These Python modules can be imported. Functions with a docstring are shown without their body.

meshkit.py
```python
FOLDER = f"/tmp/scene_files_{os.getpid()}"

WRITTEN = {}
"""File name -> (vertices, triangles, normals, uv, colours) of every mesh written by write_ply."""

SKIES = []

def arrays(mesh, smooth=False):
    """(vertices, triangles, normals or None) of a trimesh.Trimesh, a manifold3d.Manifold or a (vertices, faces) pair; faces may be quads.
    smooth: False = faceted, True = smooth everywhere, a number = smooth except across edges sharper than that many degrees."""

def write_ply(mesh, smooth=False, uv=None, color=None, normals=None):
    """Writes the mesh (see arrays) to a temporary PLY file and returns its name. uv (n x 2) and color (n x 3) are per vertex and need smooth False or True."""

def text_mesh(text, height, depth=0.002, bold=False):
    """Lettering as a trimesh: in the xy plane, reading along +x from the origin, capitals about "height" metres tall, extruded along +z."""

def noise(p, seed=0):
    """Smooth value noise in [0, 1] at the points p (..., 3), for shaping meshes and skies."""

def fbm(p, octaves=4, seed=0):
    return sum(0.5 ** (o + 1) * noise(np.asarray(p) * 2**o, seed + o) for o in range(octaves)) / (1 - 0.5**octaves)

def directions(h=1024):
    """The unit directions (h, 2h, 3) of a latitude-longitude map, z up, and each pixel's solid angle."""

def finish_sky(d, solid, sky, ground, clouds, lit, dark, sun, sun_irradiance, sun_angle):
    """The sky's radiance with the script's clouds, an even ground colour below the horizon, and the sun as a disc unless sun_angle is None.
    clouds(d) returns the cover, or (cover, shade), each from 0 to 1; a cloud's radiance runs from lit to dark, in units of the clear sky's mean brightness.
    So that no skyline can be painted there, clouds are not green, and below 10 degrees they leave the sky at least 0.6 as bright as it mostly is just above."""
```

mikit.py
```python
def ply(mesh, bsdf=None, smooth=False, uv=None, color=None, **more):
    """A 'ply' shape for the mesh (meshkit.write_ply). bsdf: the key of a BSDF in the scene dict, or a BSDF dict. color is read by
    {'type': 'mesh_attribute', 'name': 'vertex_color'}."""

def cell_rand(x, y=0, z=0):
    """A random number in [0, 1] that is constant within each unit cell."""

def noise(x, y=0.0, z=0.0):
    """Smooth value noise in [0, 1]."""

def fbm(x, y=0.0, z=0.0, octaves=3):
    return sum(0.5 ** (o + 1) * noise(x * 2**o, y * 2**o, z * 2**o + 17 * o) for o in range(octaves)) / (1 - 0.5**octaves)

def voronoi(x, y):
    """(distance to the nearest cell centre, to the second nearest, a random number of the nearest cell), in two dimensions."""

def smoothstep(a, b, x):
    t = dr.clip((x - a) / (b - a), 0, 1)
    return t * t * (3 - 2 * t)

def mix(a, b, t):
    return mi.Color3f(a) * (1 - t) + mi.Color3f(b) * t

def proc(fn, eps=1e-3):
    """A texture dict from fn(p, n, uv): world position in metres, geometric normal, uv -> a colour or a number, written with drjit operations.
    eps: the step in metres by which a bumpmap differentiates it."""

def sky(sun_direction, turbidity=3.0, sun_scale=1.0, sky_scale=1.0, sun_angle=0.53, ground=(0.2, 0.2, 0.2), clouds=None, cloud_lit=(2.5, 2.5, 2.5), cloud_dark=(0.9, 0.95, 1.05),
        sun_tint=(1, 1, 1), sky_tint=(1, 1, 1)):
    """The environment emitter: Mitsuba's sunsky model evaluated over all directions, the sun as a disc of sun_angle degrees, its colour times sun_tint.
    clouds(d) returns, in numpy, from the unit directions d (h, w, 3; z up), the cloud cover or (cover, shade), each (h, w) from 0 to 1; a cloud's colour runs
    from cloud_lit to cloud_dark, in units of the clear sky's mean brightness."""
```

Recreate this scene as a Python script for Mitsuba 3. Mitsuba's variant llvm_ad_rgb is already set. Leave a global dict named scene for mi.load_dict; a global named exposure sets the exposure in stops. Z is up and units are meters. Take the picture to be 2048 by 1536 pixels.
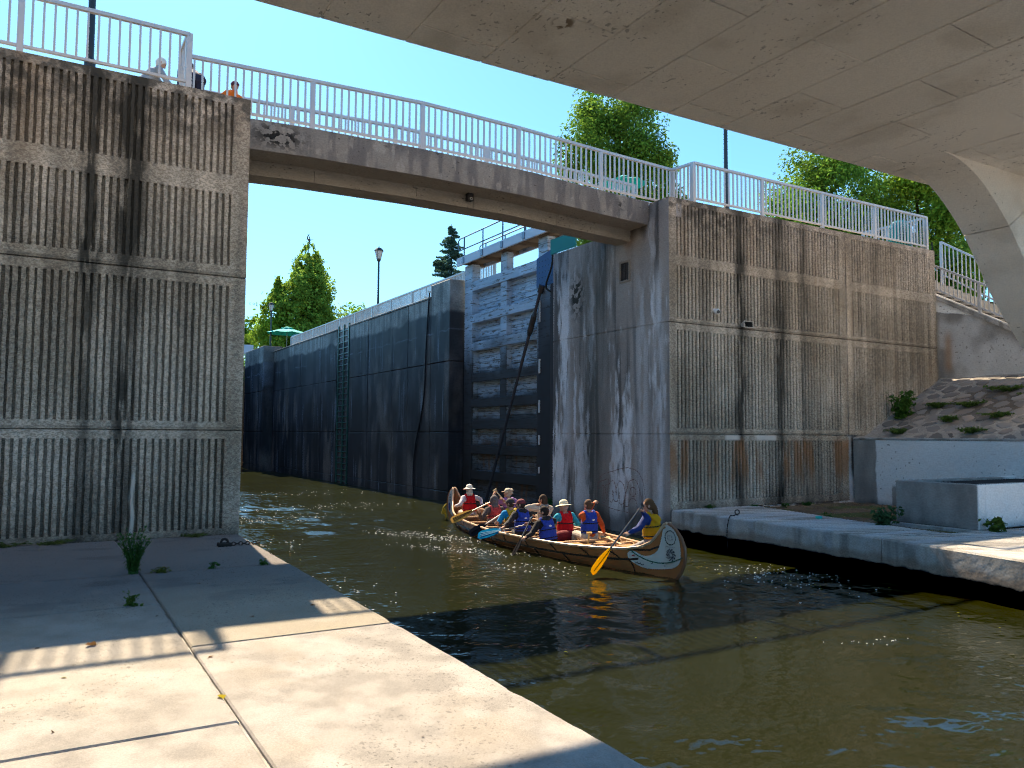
import math, random
import numpy as np, trimesh, manifold3d as m3
import mitsuba as mi, drjit as dr, mikit, meshkit
from mikit import proc, noise, fbm, voronoi, smoothstep, mix, cell_rand

T = mi.ScalarTransform4f
rng = np.random.default_rng(7)
random.seed(7)
scene, labels = {}, {}

# ---------------------------------------------------------------- camera, sky, exposure
CAM = np.array([0.0, 0.0, 1.76])
yaw, pit, rol = np.radians([30.445, 3.622, -0.388])
_f = np.array([math.sin(yaw) * math.cos(pit), math.cos(yaw) * math.cos(pit), math.sin(pit)])
_r = np.array([math.cos(yaw), -math.sin(yaw), 0.0])
_d = np.cross(_f, _r)
_u = -(-math.sin(rol) * _r + math.cos(rol) * _d)
scene['camera'] = {'type': 'perspective', 'fov': math.degrees(2 * math.atan(1024 / 1597.0)), 'fov_axis': 'x', 'near_clip': 0.05, 'far_clip': 3000.0,
                   'to_world': T().look_at(origin=CAM.tolist(), target=(CAM + _f).tolist(), up=_u.tolist())}
exposure = 3.45
az, el = math.radians(4.8), math.radians(48.3)
SUN = [math.sin(az) * math.cos(el), math.cos(az) * math.cos(el), math.sin(el)]
scene['sky'] = mikit.sky(SUN, turbidity=2.6, ground=(0.22, 0.2, 0.16), sun_scale=0.85, sky_scale=0.66, sky_tint=(0.63, 1.0, 1.12), sun_tint=(1.0, 0.965, 0.91))

# ---------------------------------------------------------------- helpers
def numbered(base):
    if base not in scene and base not in labels:
        return base
    k = 1
    while f'{base}_{k:03d}' in scene or f'{base}_{k:03d}' in labels:
        k += 1
    return f'{base}_{k:03d}'

_count = {}
def fresh(base):
    n = _count.get(base, 0)
    _count[base] = n + 1
    return base if n == 0 else f'{base}_{n:03d}'

def thing(name, label, cat, group=None):
    key = fresh(name)
    labels[key] = {'label': label, 'category': cat}
    if group:
        labels[key]['group'] = group
    return key

def structure(name, label=None):
    key = fresh(name)
    labels[key] = {'kind': 'structure'}
    if label:
        labels[key]['label'] = label
    return key

class MB:
    """Collects shapes, then becomes one mesh of the scene."""
    def __init__(self):
        self.v, self.f, self.c, self.n = [], [], [], 0
    def add(self, v, f, col=None):
        v, f = np.asarray(v, float), np.asarray(f, int)
        if f.ndim == 2 and f.shape[1] == 4:
            f = np.vstack([f[:, [0, 1, 2]], f[:, [0, 2, 3]]])
        self.v.append(v); self.f.append(f + self.n); self.n += len(v)
        c = np.ones((len(v), 3)) * (0.5 if col is None else 1)
        if col is not None:
            c = np.broadcast_to(np.asarray(col, float), (len(v), 3))
        self.c.append(c)
        return self
    def mesh(self, m, col=None):
        if hasattr(m, 'to_mesh'):
            q = m.to_mesh()
            return self.add(q.vert_properties[:, :3], q.tri_verts, col)
        return self.add(m.vertices, m.faces, col)
    def box(self, x0, x1, y0, y1, z0, z1, col=None, bev=0.0):
        if bev > 0:
            pts = []
            for x in (x0, x1):
                for y in (y0, y1):
                    for z in (z0, z1):
                        sx, sy, sz = (1 if x == x0 else -1), (1 if y == y0 else -1), (1 if z == z0 else -1)
                        pts += [(x + sx * bev, y + sy * bev, z), (x + sx * bev, y, z + sz * bev), (x, y + sy * bev, z + sz * bev)]
            return self.mesh(m3.Manifold.hull_points(np.array(pts)), col)
        v = [(x, y, z) for x in (x0, x1) for y in (y0, y1) for z in (z0, z1)]
        f = [[0, 1, 3, 2], [4, 6, 7, 5], [0, 4, 5, 1], [2, 3, 7, 6], [0, 2, 6, 4], [1, 5, 7, 3]]
        return self.add(v, f, col)
    def bar(self, p, q, w, h, up=(0, 0, 1), col=None):
        p, q, up = np.array(p, float), np.array(q, float), np.array(up, float)
        d = (q - p) / np.linalg.norm(q - p)
        if abs(d @ up) > 0.98:
            up = np.array([0, 1.0, 0])
        s = np.cross(d, up); s /= np.linalg.norm(s)
        t = np.cross(s, d)
        v = [e + a * s * w / 2 + b * t * h / 2 for e in (p, q) for a, b in ((-1, -1), (1, -1), (1, 1), (-1, 1))]
        f = [[0, 1, 2, 3], [4, 7, 6, 5], [0, 4, 5, 1], [1, 5, 6, 2], [2, 6, 7, 3], [3, 7, 4, 0]]
        return self.add(v, [x[::-1] for x in f], col)
    def tube(self, pts, r, sides=8, col=None, cap=True):
        p = np.asarray(pts, float); r = np.broadcast_to(np.asarray(r, float), (len(p),))
        t = np.gradient(p, axis=0); t /= np.linalg.norm(t, axis=1, keepdims=True) + 1e-12
        ref = np.array([0, 0, 1.0]) if abs(t[0, 2]) < 0.9 else np.array([1.0, 0, 0])
        vs = []
        a = np.cross(t[0], ref); a /= np.linalg.norm(a)
        for k in range(len(p)):
            a = a - t[k] * (a @ t[k]); a /= np.linalg.norm(a)
            b = np.cross(t[k], a)
            g = np.arange(sides) * 2 * np.pi / sides
            vs.append(p[k] + r[k] * (np.cos(g)[:, None] * a + np.sin(g)[:, None] * b))
        v = np.vstack(vs); f = []
        for k in range(len(p) - 1):
            for j in range(sides):
                j2 = (j + 1) % sides
                f.append([k * sides + j, k * sides + j2, (k + 1) * sides + j2]); f.append([k * sides + j, (k + 1) * sides + j2, (k + 1) * sides + j])
        if cap:
            n = len(v); v = np.vstack([v, p[0], p[-1]])
            e = (len(p) - 1) * sides
            for j in range(sides):
                j2 = (j + 1) % sides
                f.append([n, j2, j]); f.append([n + 1, e + j, e + j2])
        return self.add(v, f, col)
    def grid(self, P, col=None, flip=False):
        P = np.asarray(P, float); a, b = P.shape[:2]
        i, j = np.meshgrid(np.arange(a - 1), np.arange(b - 1), indexing='ij')
        q = np.stack([i * b + j, (i + 1) * b + j, (i + 1) * b + j + 1, i * b + j + 1], -1).reshape(-1, 4)
        return self.add(P.reshape(-1, 3), q[:, ::-1] if flip else q, None if col is None else (np.asarray(col).reshape(-1, 3) if np.ndim(col) > 1 else col))
    def prism(self, poly, axis, a, b, col=None):
        """poly in the two axes other than `axis` (in order x,y,z), extruded from a to b; convex or not."""
        from shapely.geometry import Polygon
        from shapely.geometry.polygon import orient
        pg = orient(Polygon(poly))
        m = trimesh.creation.extrude_polygon(pg, b - a, engine='earcut')
        v = np.array(m.vertices); w = np.zeros_like(v)
        o = [k for k in range(3) if k != axis]
        w[:, o[0]], w[:, o[1]], w[:, axis] = v[:, 0], v[:, 1], v[:, 2] + a
        f = np.array(m.faces)
        if axis == 1:
            f = f[:, ::-1]
        return self.add(w, f, col)
    def build(self, key, bsdf, smooth=False, color=True, **more):
        v, f, c = np.vstack(self.v), np.vstack(self.f), np.vstack(self.c)
        if smooth is not True and smooth is not False:
            from scipy.spatial import cKDTree
            v2, f, _ = meshkit.arrays((v, f), smooth)
            c = c[cKDTree(v).query(v2)[1]]
            v, smooth = v2, True
        scene[key] = mikit.ply((v, f), bsdf, smooth=smooth, color=c if bsdf.startswith('vc') else None, **more)
        return key

def part(parent, name):
    return fresh(f'{parent}__{name}')

# ---------------------------------------------------------------- materials
def two(b):
    return {'type': 'twosided', 'bsdf': b}
def pri(col, rough=0.85, spec=0.35, **k):
    c = col if isinstance(col, dict) else {'type': 'rgb', 'value': list(col)}
    return {'type': 'principled', 'base_color': c, 'roughness': rough, 'specular': spec, **k}
def bumped(b, fn, scale=1.0, eps=2e-3):
    return {'type': 'bumpmap', 'tex': proc(fn, eps), 'scale': scale, 'bsdf': b}
VC = {'type': 'mesh_attribute', 'name': 'vertex_color'}
scene['vc'] = two(pri(VC, 0.8, 0.3))
scene['vc_cloth'] = two(pri(VC, 0.9, 0.2, sheen=0.4))
scene['vc_gloss'] = two(pri(VC, 0.32, 0.5))
scene['vc_metal'] = two(pri(VC, 0.42, 0.5, metallic=0.35))
scene['vc_leaf'] = {'type': 'principledthin', 'base_color': VC, 'roughness': 0.55, 'diff_trans': 0.9, 'spec_trans': 0.0, 'eta': 1.4}
scene['vc_flat'] = two({'type': 'diffuse', 'reflectance': VC})
scene['glass'] = {'type': 'thindielectric'}

def sm(a, b, x):
    return smoothstep(a, b, x)

def peb(p, s):
    return noise(p.x * s, p.y * s, p.z * s)

def gau(x, c, w):
    return dr.exp(-dr.square((x - c) / w))

# exposed-aggregate ribbed concrete of both piers: weathered brown grey, black algae runs, a little rust and lime
def pier_fn(p, n, uv):
    big = fbm(p.x * 0.7, p.y * 0.7, p.z * 0.7, 3)
    groove_shade = sm(14.592, 14.612, p.y) * sm(14.70, 14.66, p.y)
    c = mix((0.32, 0.272, 0.215), (0.46, 0.40, 0.33), sm(0.3, 0.7, big))
    st = fbm(p.x * 5.5, p.y * 5.5, p.z * 0.22, 3)
    c = c * (0.70 + 0.36 * sm(0.30, 0.62, st))
    a = peb(p, 62.0); b = peb(p, 31.0)
    c = c * (0.62 + 0.76 * sm(0.25, 0.8, 0.6 * a + 0.4 * b))
    c = mix(c, (0.42, 0.38, 0.33), 0.55 * sm(0.78, 0.9, a))
    c = mix(c, (0.30, 0.19, 0.105), 0.22 * sm(0.55, 0.75, fbm(p.x * 2.3 + 9, p.y, p.z * 0.3, 3)))
    low = sm(0.0, 0.7, p.z)
    run = fbm(p.x * 3.0 + 3.7, p.y * 2, p.z * 0.5, 3)
    edge = 0.16 * (noise(p.x * 4, 2.0, p.z * 1.3) - 0.5)
    left = gau(p.x + edge, 0.55, 0.14) + 1.15 * gau(p.x + edge, 1.16, 0.21)
    left = left * (0.55 + 0.45 * sm(3.6, 5.2, p.z))
    right = 0.75 * gau(p.x + edge, 15.35, 0.2) + 0.75 * gau(p.x + edge, 16.8, 0.24) + 0.5 * gau(p.x + edge, 17.75, 0.14) + 0.18 * gau(p.x, 13.9, 0.5)
    brk = sm(0.28, 0.52, fbm(p.x * 13, p.y * 6, p.z * 1.6, 4))
    c = c * (1 - 0.5 * groove_shade * (0.7 + 0.6 * fbm(p.x * 7, 2.0, p.z * 0.6, 2)))  # grooves painted darker with depth: shading plus held dirt
    k = dr.minimum(dr.select(p.x < 8, left, right) * (0.35 + 1.1 * run) * 1.25 * (0.35 + 0.65 * brk), 0.92)
    c = mix(c, (0.022, 0.022, 0.019), k)
    top = sm(6.9, 7.75, p.z + 0.7 * noise(p.x * 3, p.y, 5.0))
    c = mix(c, (0.045, 0.043, 0.036), 0.75 * top * sm(0.35, 0.6, fbm(p.x * 6, p.y * 6, p.z * 5, 3)) * (1 - 0.65 * sm(14.5, 17.5, p.x)))
    rust = sm(1.8, 1.55, p.z) * sm(0.3, 1.0, p.z) * sm(0.45, 0.62, fbm(p.x * 4, 1.0, p.z * 0.25, 3)) * sm(12, 13, p.x)
    c = mix(c, (0.24, 0.11, 0.045), 0.75 * rust)
    lime = sm(1.62, 1.7, p.z) * sm(1.84, 1.74, p.z) * sm(0.45, 0.6, noise(p.x * 1.6, 3.0, 0.0)) * sm(13.3, 13.6, p.x) * sm(17.5, 16.5, p.x)
    c = mix(c, (0.6, 0.58, 0.54), 0.8 * lime)
    drip = gau(p.x + 0.05 * noise(p.z * 3, 0.0, 1.0), 1.36, 0.03) * sm(1.25, 0.9, p.z)
    c = mix(c, (0.55, 0.52, 0.46), 0.9 * dr.minimum(drip * 1.3, 1))
    damp = sm(0.55, 0.0, p.z + 0.3 * noise(p.x * 2, 0.0, 0.0))
    c = c * (1 - 0.5 * damp)
    ledge = sm(0.035, 0.0, dr.abs(p.z - 4.55)) + sm(0.03, 0.0, dr.abs(p.z - 1.84))
    return c * (1 - 0.35 * dr.minimum(ledge, 1))
def pier_bump(p, n, uv):
    return 0.010 * peb(p, 38.0) + 0.006 * peb(p, 75.0)
scene['pier_concrete'] = two(bumped(pri(proc(pier_fn), 0.92, 0.25), pier_bump))

# smooth cast concrete of the pier's water side: white lime runs and dark vertical stains
def side_fn(p, n, uv):
    h = p.y + p.x
    c = mix((0.19, 0.17, 0.158), (0.32, 0.295, 0.275), fbm(p.x, p.y * 0.9, p.z * 0.5, 3))
    st = fbm(p.y * 4.0, p.x * 4, p.z * 0.14 + 2, 4)
    c = mix(c, (0.052, 0.05, 0.05), 0.85 * sm(0.47, 0.64, st))
    wh = fbm(p.y * 3.1 + 17, p.x * 3, p.z * 0.2, 4) * (0.65 + 0.6 * fbm(p.y * 9, p.x, p.z * 2.2, 3))
    c = mix(c, (0.52, 0.53, 0.55), 0.8 * sm(0.46, 0.64, wh) * sm(7.2, 4.6, p.z) + 0.25 * sm(0.45, 0.6, wh))
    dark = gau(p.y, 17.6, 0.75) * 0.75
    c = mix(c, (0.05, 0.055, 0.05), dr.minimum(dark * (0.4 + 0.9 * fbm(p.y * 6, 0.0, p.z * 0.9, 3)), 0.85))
    pale_runs = gau(p.y, 14.95, 0.16) + 0.7 * gau(p.y, 19.0, 0.22) + 0.6 * gau(p.y, 15.6, 0.25)  # white lime stains at fixed spots along the face
    c = mix(c, (0.5, 0.52, 0.55), dr.minimum(0.85 * pale_runs * sm(0.25, 0.6, fbm(p.y * 5, 4.0, p.z * 0.8, 3)) * sm(6.4, 5.2, p.z), 0.9))
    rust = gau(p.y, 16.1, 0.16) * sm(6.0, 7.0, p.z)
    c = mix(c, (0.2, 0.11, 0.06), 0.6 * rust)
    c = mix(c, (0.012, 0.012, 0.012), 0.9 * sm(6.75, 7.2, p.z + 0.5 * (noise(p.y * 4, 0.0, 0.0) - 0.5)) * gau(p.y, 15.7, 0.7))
    moss = gau(p.y, 18.45, 0.28) * gau(p.z, 5.7, 0.5) * sm(0.45, 0.55, fbm(p.y * 9, 1.0, p.z * 7, 3))
    c = mix(c, (0.01, 0.012, 0.008), dr.minimum(1.6 * moss, 0.95))
    wet = sm(0.05, -0.45, p.z + 0.25 * (noise(p.y * 3, 0.0, 0.0) - 0.5))
    c = c * (1 - 0.72 * wet)
    return c * (0.82 + 0.36 * peb(p, 40.0))
scene['side_concrete'] = two(bumped(pri(proc(side_fn), 0.85, 0.3), lambda p, n, uv: 0.004 * peb(p, 30.0) + 0.012 * fbm(p.x * 5, p.y * 5, p.z * 1.5, 2)))

# wet, algae-black lock chamber wall with a pale dry band at the top
def chamber_fn(p, n, uv):
    st = fbm(p.y * 2.4, p.x * 3, p.z * 0.18, 4)
    c = mix((0.007, 0.010, 0.018), (0.045, 0.043, 0.048), sm(0.40, 0.70, st))
    c = mix(c, (0.12, 0.10, 0.088), 0.85 * sm(0.55, 0.72, fbm(p.y * 1.3 + 5, p.x, p.z * 0.3, 4)))
    c = mix(c, (0.22, 0.27, 0.34), 0.5 * sm(0.66, 0.82, fbm(p.y * 6, 3.0, p.z * 0.35, 3)))
    c = mix(c, (0.17, 0.2, 0.26), 0.8 * sm(0.04, 0.0, dr.abs(p.z - 5.6 - 0.1 * noise(p.y * 3, 0.0, 0.0))) * sm(0.4, 0.6, noise(p.y * 1.4, 7.0, 0.0)))
    dry = sm(6.28, 6.45, p.z + 0.35 * (fbm(p.y * 1.6, 0.0, 0.0, 3) - 0.5))
    d = mix((0.20, 0.185, 0.165), (0.33, 0.31, 0.28), fbm(p.y * 3, p.x * 2, p.z, 3)) * (0.65 + 0.5 * sm(0.3, 0.6, fbm(p.y * 5, 9.0, p.z * 0.3, 3)))
    c = mix(c, d, dry)
    return c * (0.42 + 0.42 * peb(p, 22.0)) * (0.6 + 0.9 * sm(0.3, 0.7, fbm(p.y * 0.6, p.x, p.z * 0.7 + 8, 4)))
scene['chamber_concrete'] = two(bumped(pri(proc(chamber_fn), 0.6, 0.45), lambda p, n, uv: 0.012 * fbm(p.x * 7, p.y * 7, p.z * 1.6, 3)))

# pale sun-bleached broom-finished slabs
def slab_fn(p, n, uv):
    b = fbm(p.x * 1.1, p.y * 1.1, 0.0, 4)
    c = mix((0.245, 0.235, 0.217), (0.30, 0.29, 0.27), sm(0.3, 0.7, b))
    c = c * (0.84 + 0.32 * sm(0.25, 0.75, fbm(p.x * 5, p.y * 5, 60.0, 4)))
    c = mix(c, (0.25, 0.222, 0.18), 0.5 * sm(0.52, 0.75, fbm(p.x * 1.7 + 4, p.y * 1.3, 3.0, 4)))
    c = mix(c, (0.37, 0.36, 0.34), 0.5 * sm(0.55, 0.8, fbm(p.x * 2.9 + 14, p.y * 2.2, 3.0, 4)))
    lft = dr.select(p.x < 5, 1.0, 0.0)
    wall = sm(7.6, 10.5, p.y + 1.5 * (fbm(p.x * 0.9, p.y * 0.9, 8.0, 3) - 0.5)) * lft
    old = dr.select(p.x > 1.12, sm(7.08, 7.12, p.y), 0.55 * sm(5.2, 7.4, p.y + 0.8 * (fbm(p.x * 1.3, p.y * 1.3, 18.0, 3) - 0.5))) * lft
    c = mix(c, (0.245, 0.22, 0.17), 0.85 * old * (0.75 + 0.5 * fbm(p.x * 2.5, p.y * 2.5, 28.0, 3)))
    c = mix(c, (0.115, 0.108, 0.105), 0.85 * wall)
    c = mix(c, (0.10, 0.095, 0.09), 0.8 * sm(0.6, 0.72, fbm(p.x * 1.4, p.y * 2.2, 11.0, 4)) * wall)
    pit = sm(0.80, 0.86, noise(p.x * 62, p.y * 62, 0.0)) * sm(0.4, 0.6, noise(p.x * 1.5, p.y * 1.5, 2.0))
    c = c * (1 - 0.35 * pit)
    crk = sm(0.0045, 0.0015, dr.abs(fbm(p.x * 0.9 + 5, p.y * 0.9, 40.0, 4) - 0.5)) * sm(0.5, 0.62, noise(p.x * 0.8, p.y * 0.8, 51.0))
    c = c * (1 - 0.0 * crk)
    g = noise(p.x * 150, p.y * 150, 0.0)
    return c * (0.86 + 0.28 * g)
scene['slab_concrete'] = two(bumped(pri(proc(slab_fn), 0.9, 0.25), lambda p, n, uv: 0.0016 * noise(p.x * 90, p.y * 90, 0.0) + 0.003 * fbm(p.x * 9, p.y * 9, 0.0, 2), 1.0, 1.5e-3))

# quay face / grey older concrete
def quay_fn(p, n, uv):
    c = mix((0.23, 0.222, 0.205), (0.38, 0.362, 0.33), fbm(p.x * 1.5, p.y * 1.5, p.z * 1.5, 4))
    c = c * (0.65 + 0.5 * sm(0.3, 0.6, fbm(p.y * 5 + p.x * 5, p.z * 0.5, 2.0, 3)))
    c = mix(c, (0.36, 0.38, 0.40), 0.5 * sm(0.55, 0.75, fbm(p.y * 2.4, p.z * 2, 6.0, 4)))
    c = mix(c, (0.17, 0.125, 0.085), 0.7 * sm(-0.22, -0.36, p.z + 0.1 * (noise(p.y * 4, 0.0, 0.0) - 0.5)))
    c = mix(c, (0.014, 0.014, 0.013), 0.95 * sm(-0.40, -0.46, p.z + 0.12 * (fbm(p.y * 5, p.z * 9, 0.0, 3) - 0.5)) * sm(12, 12.1, p.x) + 0.8 * sm(-0.4, -0.5, p.z))  # undercut shadow and waterline stain, both painted black along the foot
    return c * (0.8 + 0.4 * peb(p, 45.0))
scene['quay_concrete'] = two(bumped(pri(proc(quay_fn), 0.85, 0.3), lambda p, n, uv: 0.006 * fbm(p.x * 9, p.y * 9, p.z * 9, 3)))

# board-marked warm concrete of the overpass and the footbridge
def soffit_fn(p, n, uv):
    c = mix((0.58, 0.54, 0.48), (0.70, 0.66, 0.595), fbm(p.x * 0.5, p.y * 0.5, p.z * 0.5, 4))
    c = mix(c, (0.46, 0.415, 0.35), 0.5 * sm(0.5, 0.7, fbm(p.x * 1.3 + 3, p.y * 1.0, p.z, 4)))
    pit = sm(0.84, 0.88, noise(p.x * 24, p.y * 17, p.z * 20)) * sm(0.45, 0.6, noise(p.x * 1.2, p.y * 1.2, 4.0))
    c = c * (1 - 0.45 * pit)
    c = mix(c, (0.13, 0.09, 0.05), 0.9 * sm(0.5, 0.6, fbm(p.x * 9, p.y * 9, 0.0, 3)) * sm(0.2, 0.1, dr.sqrt(dr.square(p.x - 5.85) + dr.square(p.y - 8.65))))
    return c * (0.9 + 0.2 * peb(p, 60.0))
scene['overpass_concrete'] = two(bumped(pri(proc(soffit_fn), 0.85, 0.3), lambda p, n, uv: 0.004 * fbm(p.x * 8, p.y * 8, p.z * 8, 3)))

def fascia_fn(p, n, uv):
    c = mix((0.19, 0.17, 0.148), (0.28, 0.255, 0.225), fbm(p.x * 1.2, p.y * 2, p.z * 2, 3))
    out = sm(15.37, 15.34, p.y)
    st = fbm(p.x * 5, 1.0, p.z * 0.6, 3)
    c = mix(c, (0.085, 0.078, 0.082), 0.8 * sm(0.42, 0.6, st) * out * sm(3.0, 5.5, p.x))
    c = mix(c, (0.40, 0.36, 0.31), 0.55 * sm(0.62, 0.75, fbm(p.x * 9, 1.0, p.z * 3, 3)) * out)
    blk = (gau(p.x, 3.75, 0.42) * gau(p.z, 7.5, 0.22) + 0.6 * gau(p.x, 12.1, 0.12) * gau(p.z, 7.42, 0.12)) * sm(0.45, 0.55, fbm(p.x * 11, 1.0, p.z * 11, 3))
    c = mix(c, (0.012, 0.012, 0.011), dr.minimum(1.9 * blk * out, 0.97))
    pit = sm(0.82, 0.86, noise(p.x * 22, p.y * 22, p.z * 22)) * sm(0.4, 0.6, noise(p.x * 2, p.y * 2, p.z * 2))
    return c * (1 - 0.6 * pit) * (0.8 + 0.4 * peb(p, 42.0))
scene['footbridge_concrete'] = two(bumped(pri(proc(fascia_fn), 0.88, 0.25), lambda p, n, uv: 0.006 * peb(p, 36.0)))

# peeling blue-white paint on the gate timbers, black and wet lower down
def gate_fn(p, n, uv):
    r = cell_rand(p.z * 4.3, 3.0, p.y * 0.31)
    g = fbm(p.y * 2.0, p.x * 6, p.z * 26, 3)
    paint = mix((0.27, 0.345, 0.42), (0.41, 0.50, 0.58), g) * (0.85 + 0.3 * r)
    wood = mix((0.07, 0.058, 0.045), (0.15, 0.125, 0.095), g)
    peel = 0.55 * fbm(p.y * 2.2, p.x * 5, p.z * 34, 3) + 0.45 * fbm(p.y * 5.0, p.x * 5, p.z * 9 + 4, 3)
    hgt = sm(8.0, 1.0, p.z)
    paint = paint * (0.72 + 0.28 * sm(2.0, 6.0, p.z))
    c = mix(paint, wood, 0.85 * sm(0.56 - 0.08 * hgt, 0.66 - 0.06 * hgt, peel))
    beam = sm(13.62, 13.58, p.x)
    c = mix(c, (0.018, 0.017, 0.017), 0.94 * beam * sm(5.6, 3.9, p.z + 1.2 * (fbm(p.y * 1.5, 0.0, p.z, 3) - 0.5)))
    wet = 1 - sm(0.0, 0.28, dr.minimum(dr.minimum(dr.abs(p.z - 6.15), dr.abs(p.z - 5.12)), dr.minimum(dr.minimum(dr.abs(p.z - 3.98), dr.abs(p.z - 3.05)), dr.minimum(dr.abs(p.z - 2.27), dr.abs(p.z - 1.38)))) + 0.35 * (fbm(p.y * 2, 5.0, p.z * 2, 3) - 0.5))
    c = mix(c, (0.03, 0.03, 0.028), 0.85 * wet * sm(6.6, 4.6, p.z) * (1 - beam))
    stile = sm(21.45, 21.3, p.y) * sm(7.0, 5.6, p.z)
    c = mix(c, (0.016, 0.016, 0.019), 0.92 * stile)
    low = sm(2.2, 0.2, p.z + 0.8 * (fbm(p.y * 2, 2.0, p.z, 3) - 0.5))
    c = mix(c, (0.018, 0.017, 0.017), 0.75 * low)
    c = mix(c, (0.16, 0.075, 0.03), 0.6 * sm(0.6, 0.7, fbm(p.y * 6, 1.0, p.z * 0.8, 3)) * sm(2.5, 0.5, p.z) * (1 - beam))
    return c
scene['gate_timber'] = two(bumped(pri(proc(gate_fn), 0.75, 0.35), lambda p, n, uv: 0.006 * fbm(p.y * 2.5, p.x * 8, p.z * 24, 3)))

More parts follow.
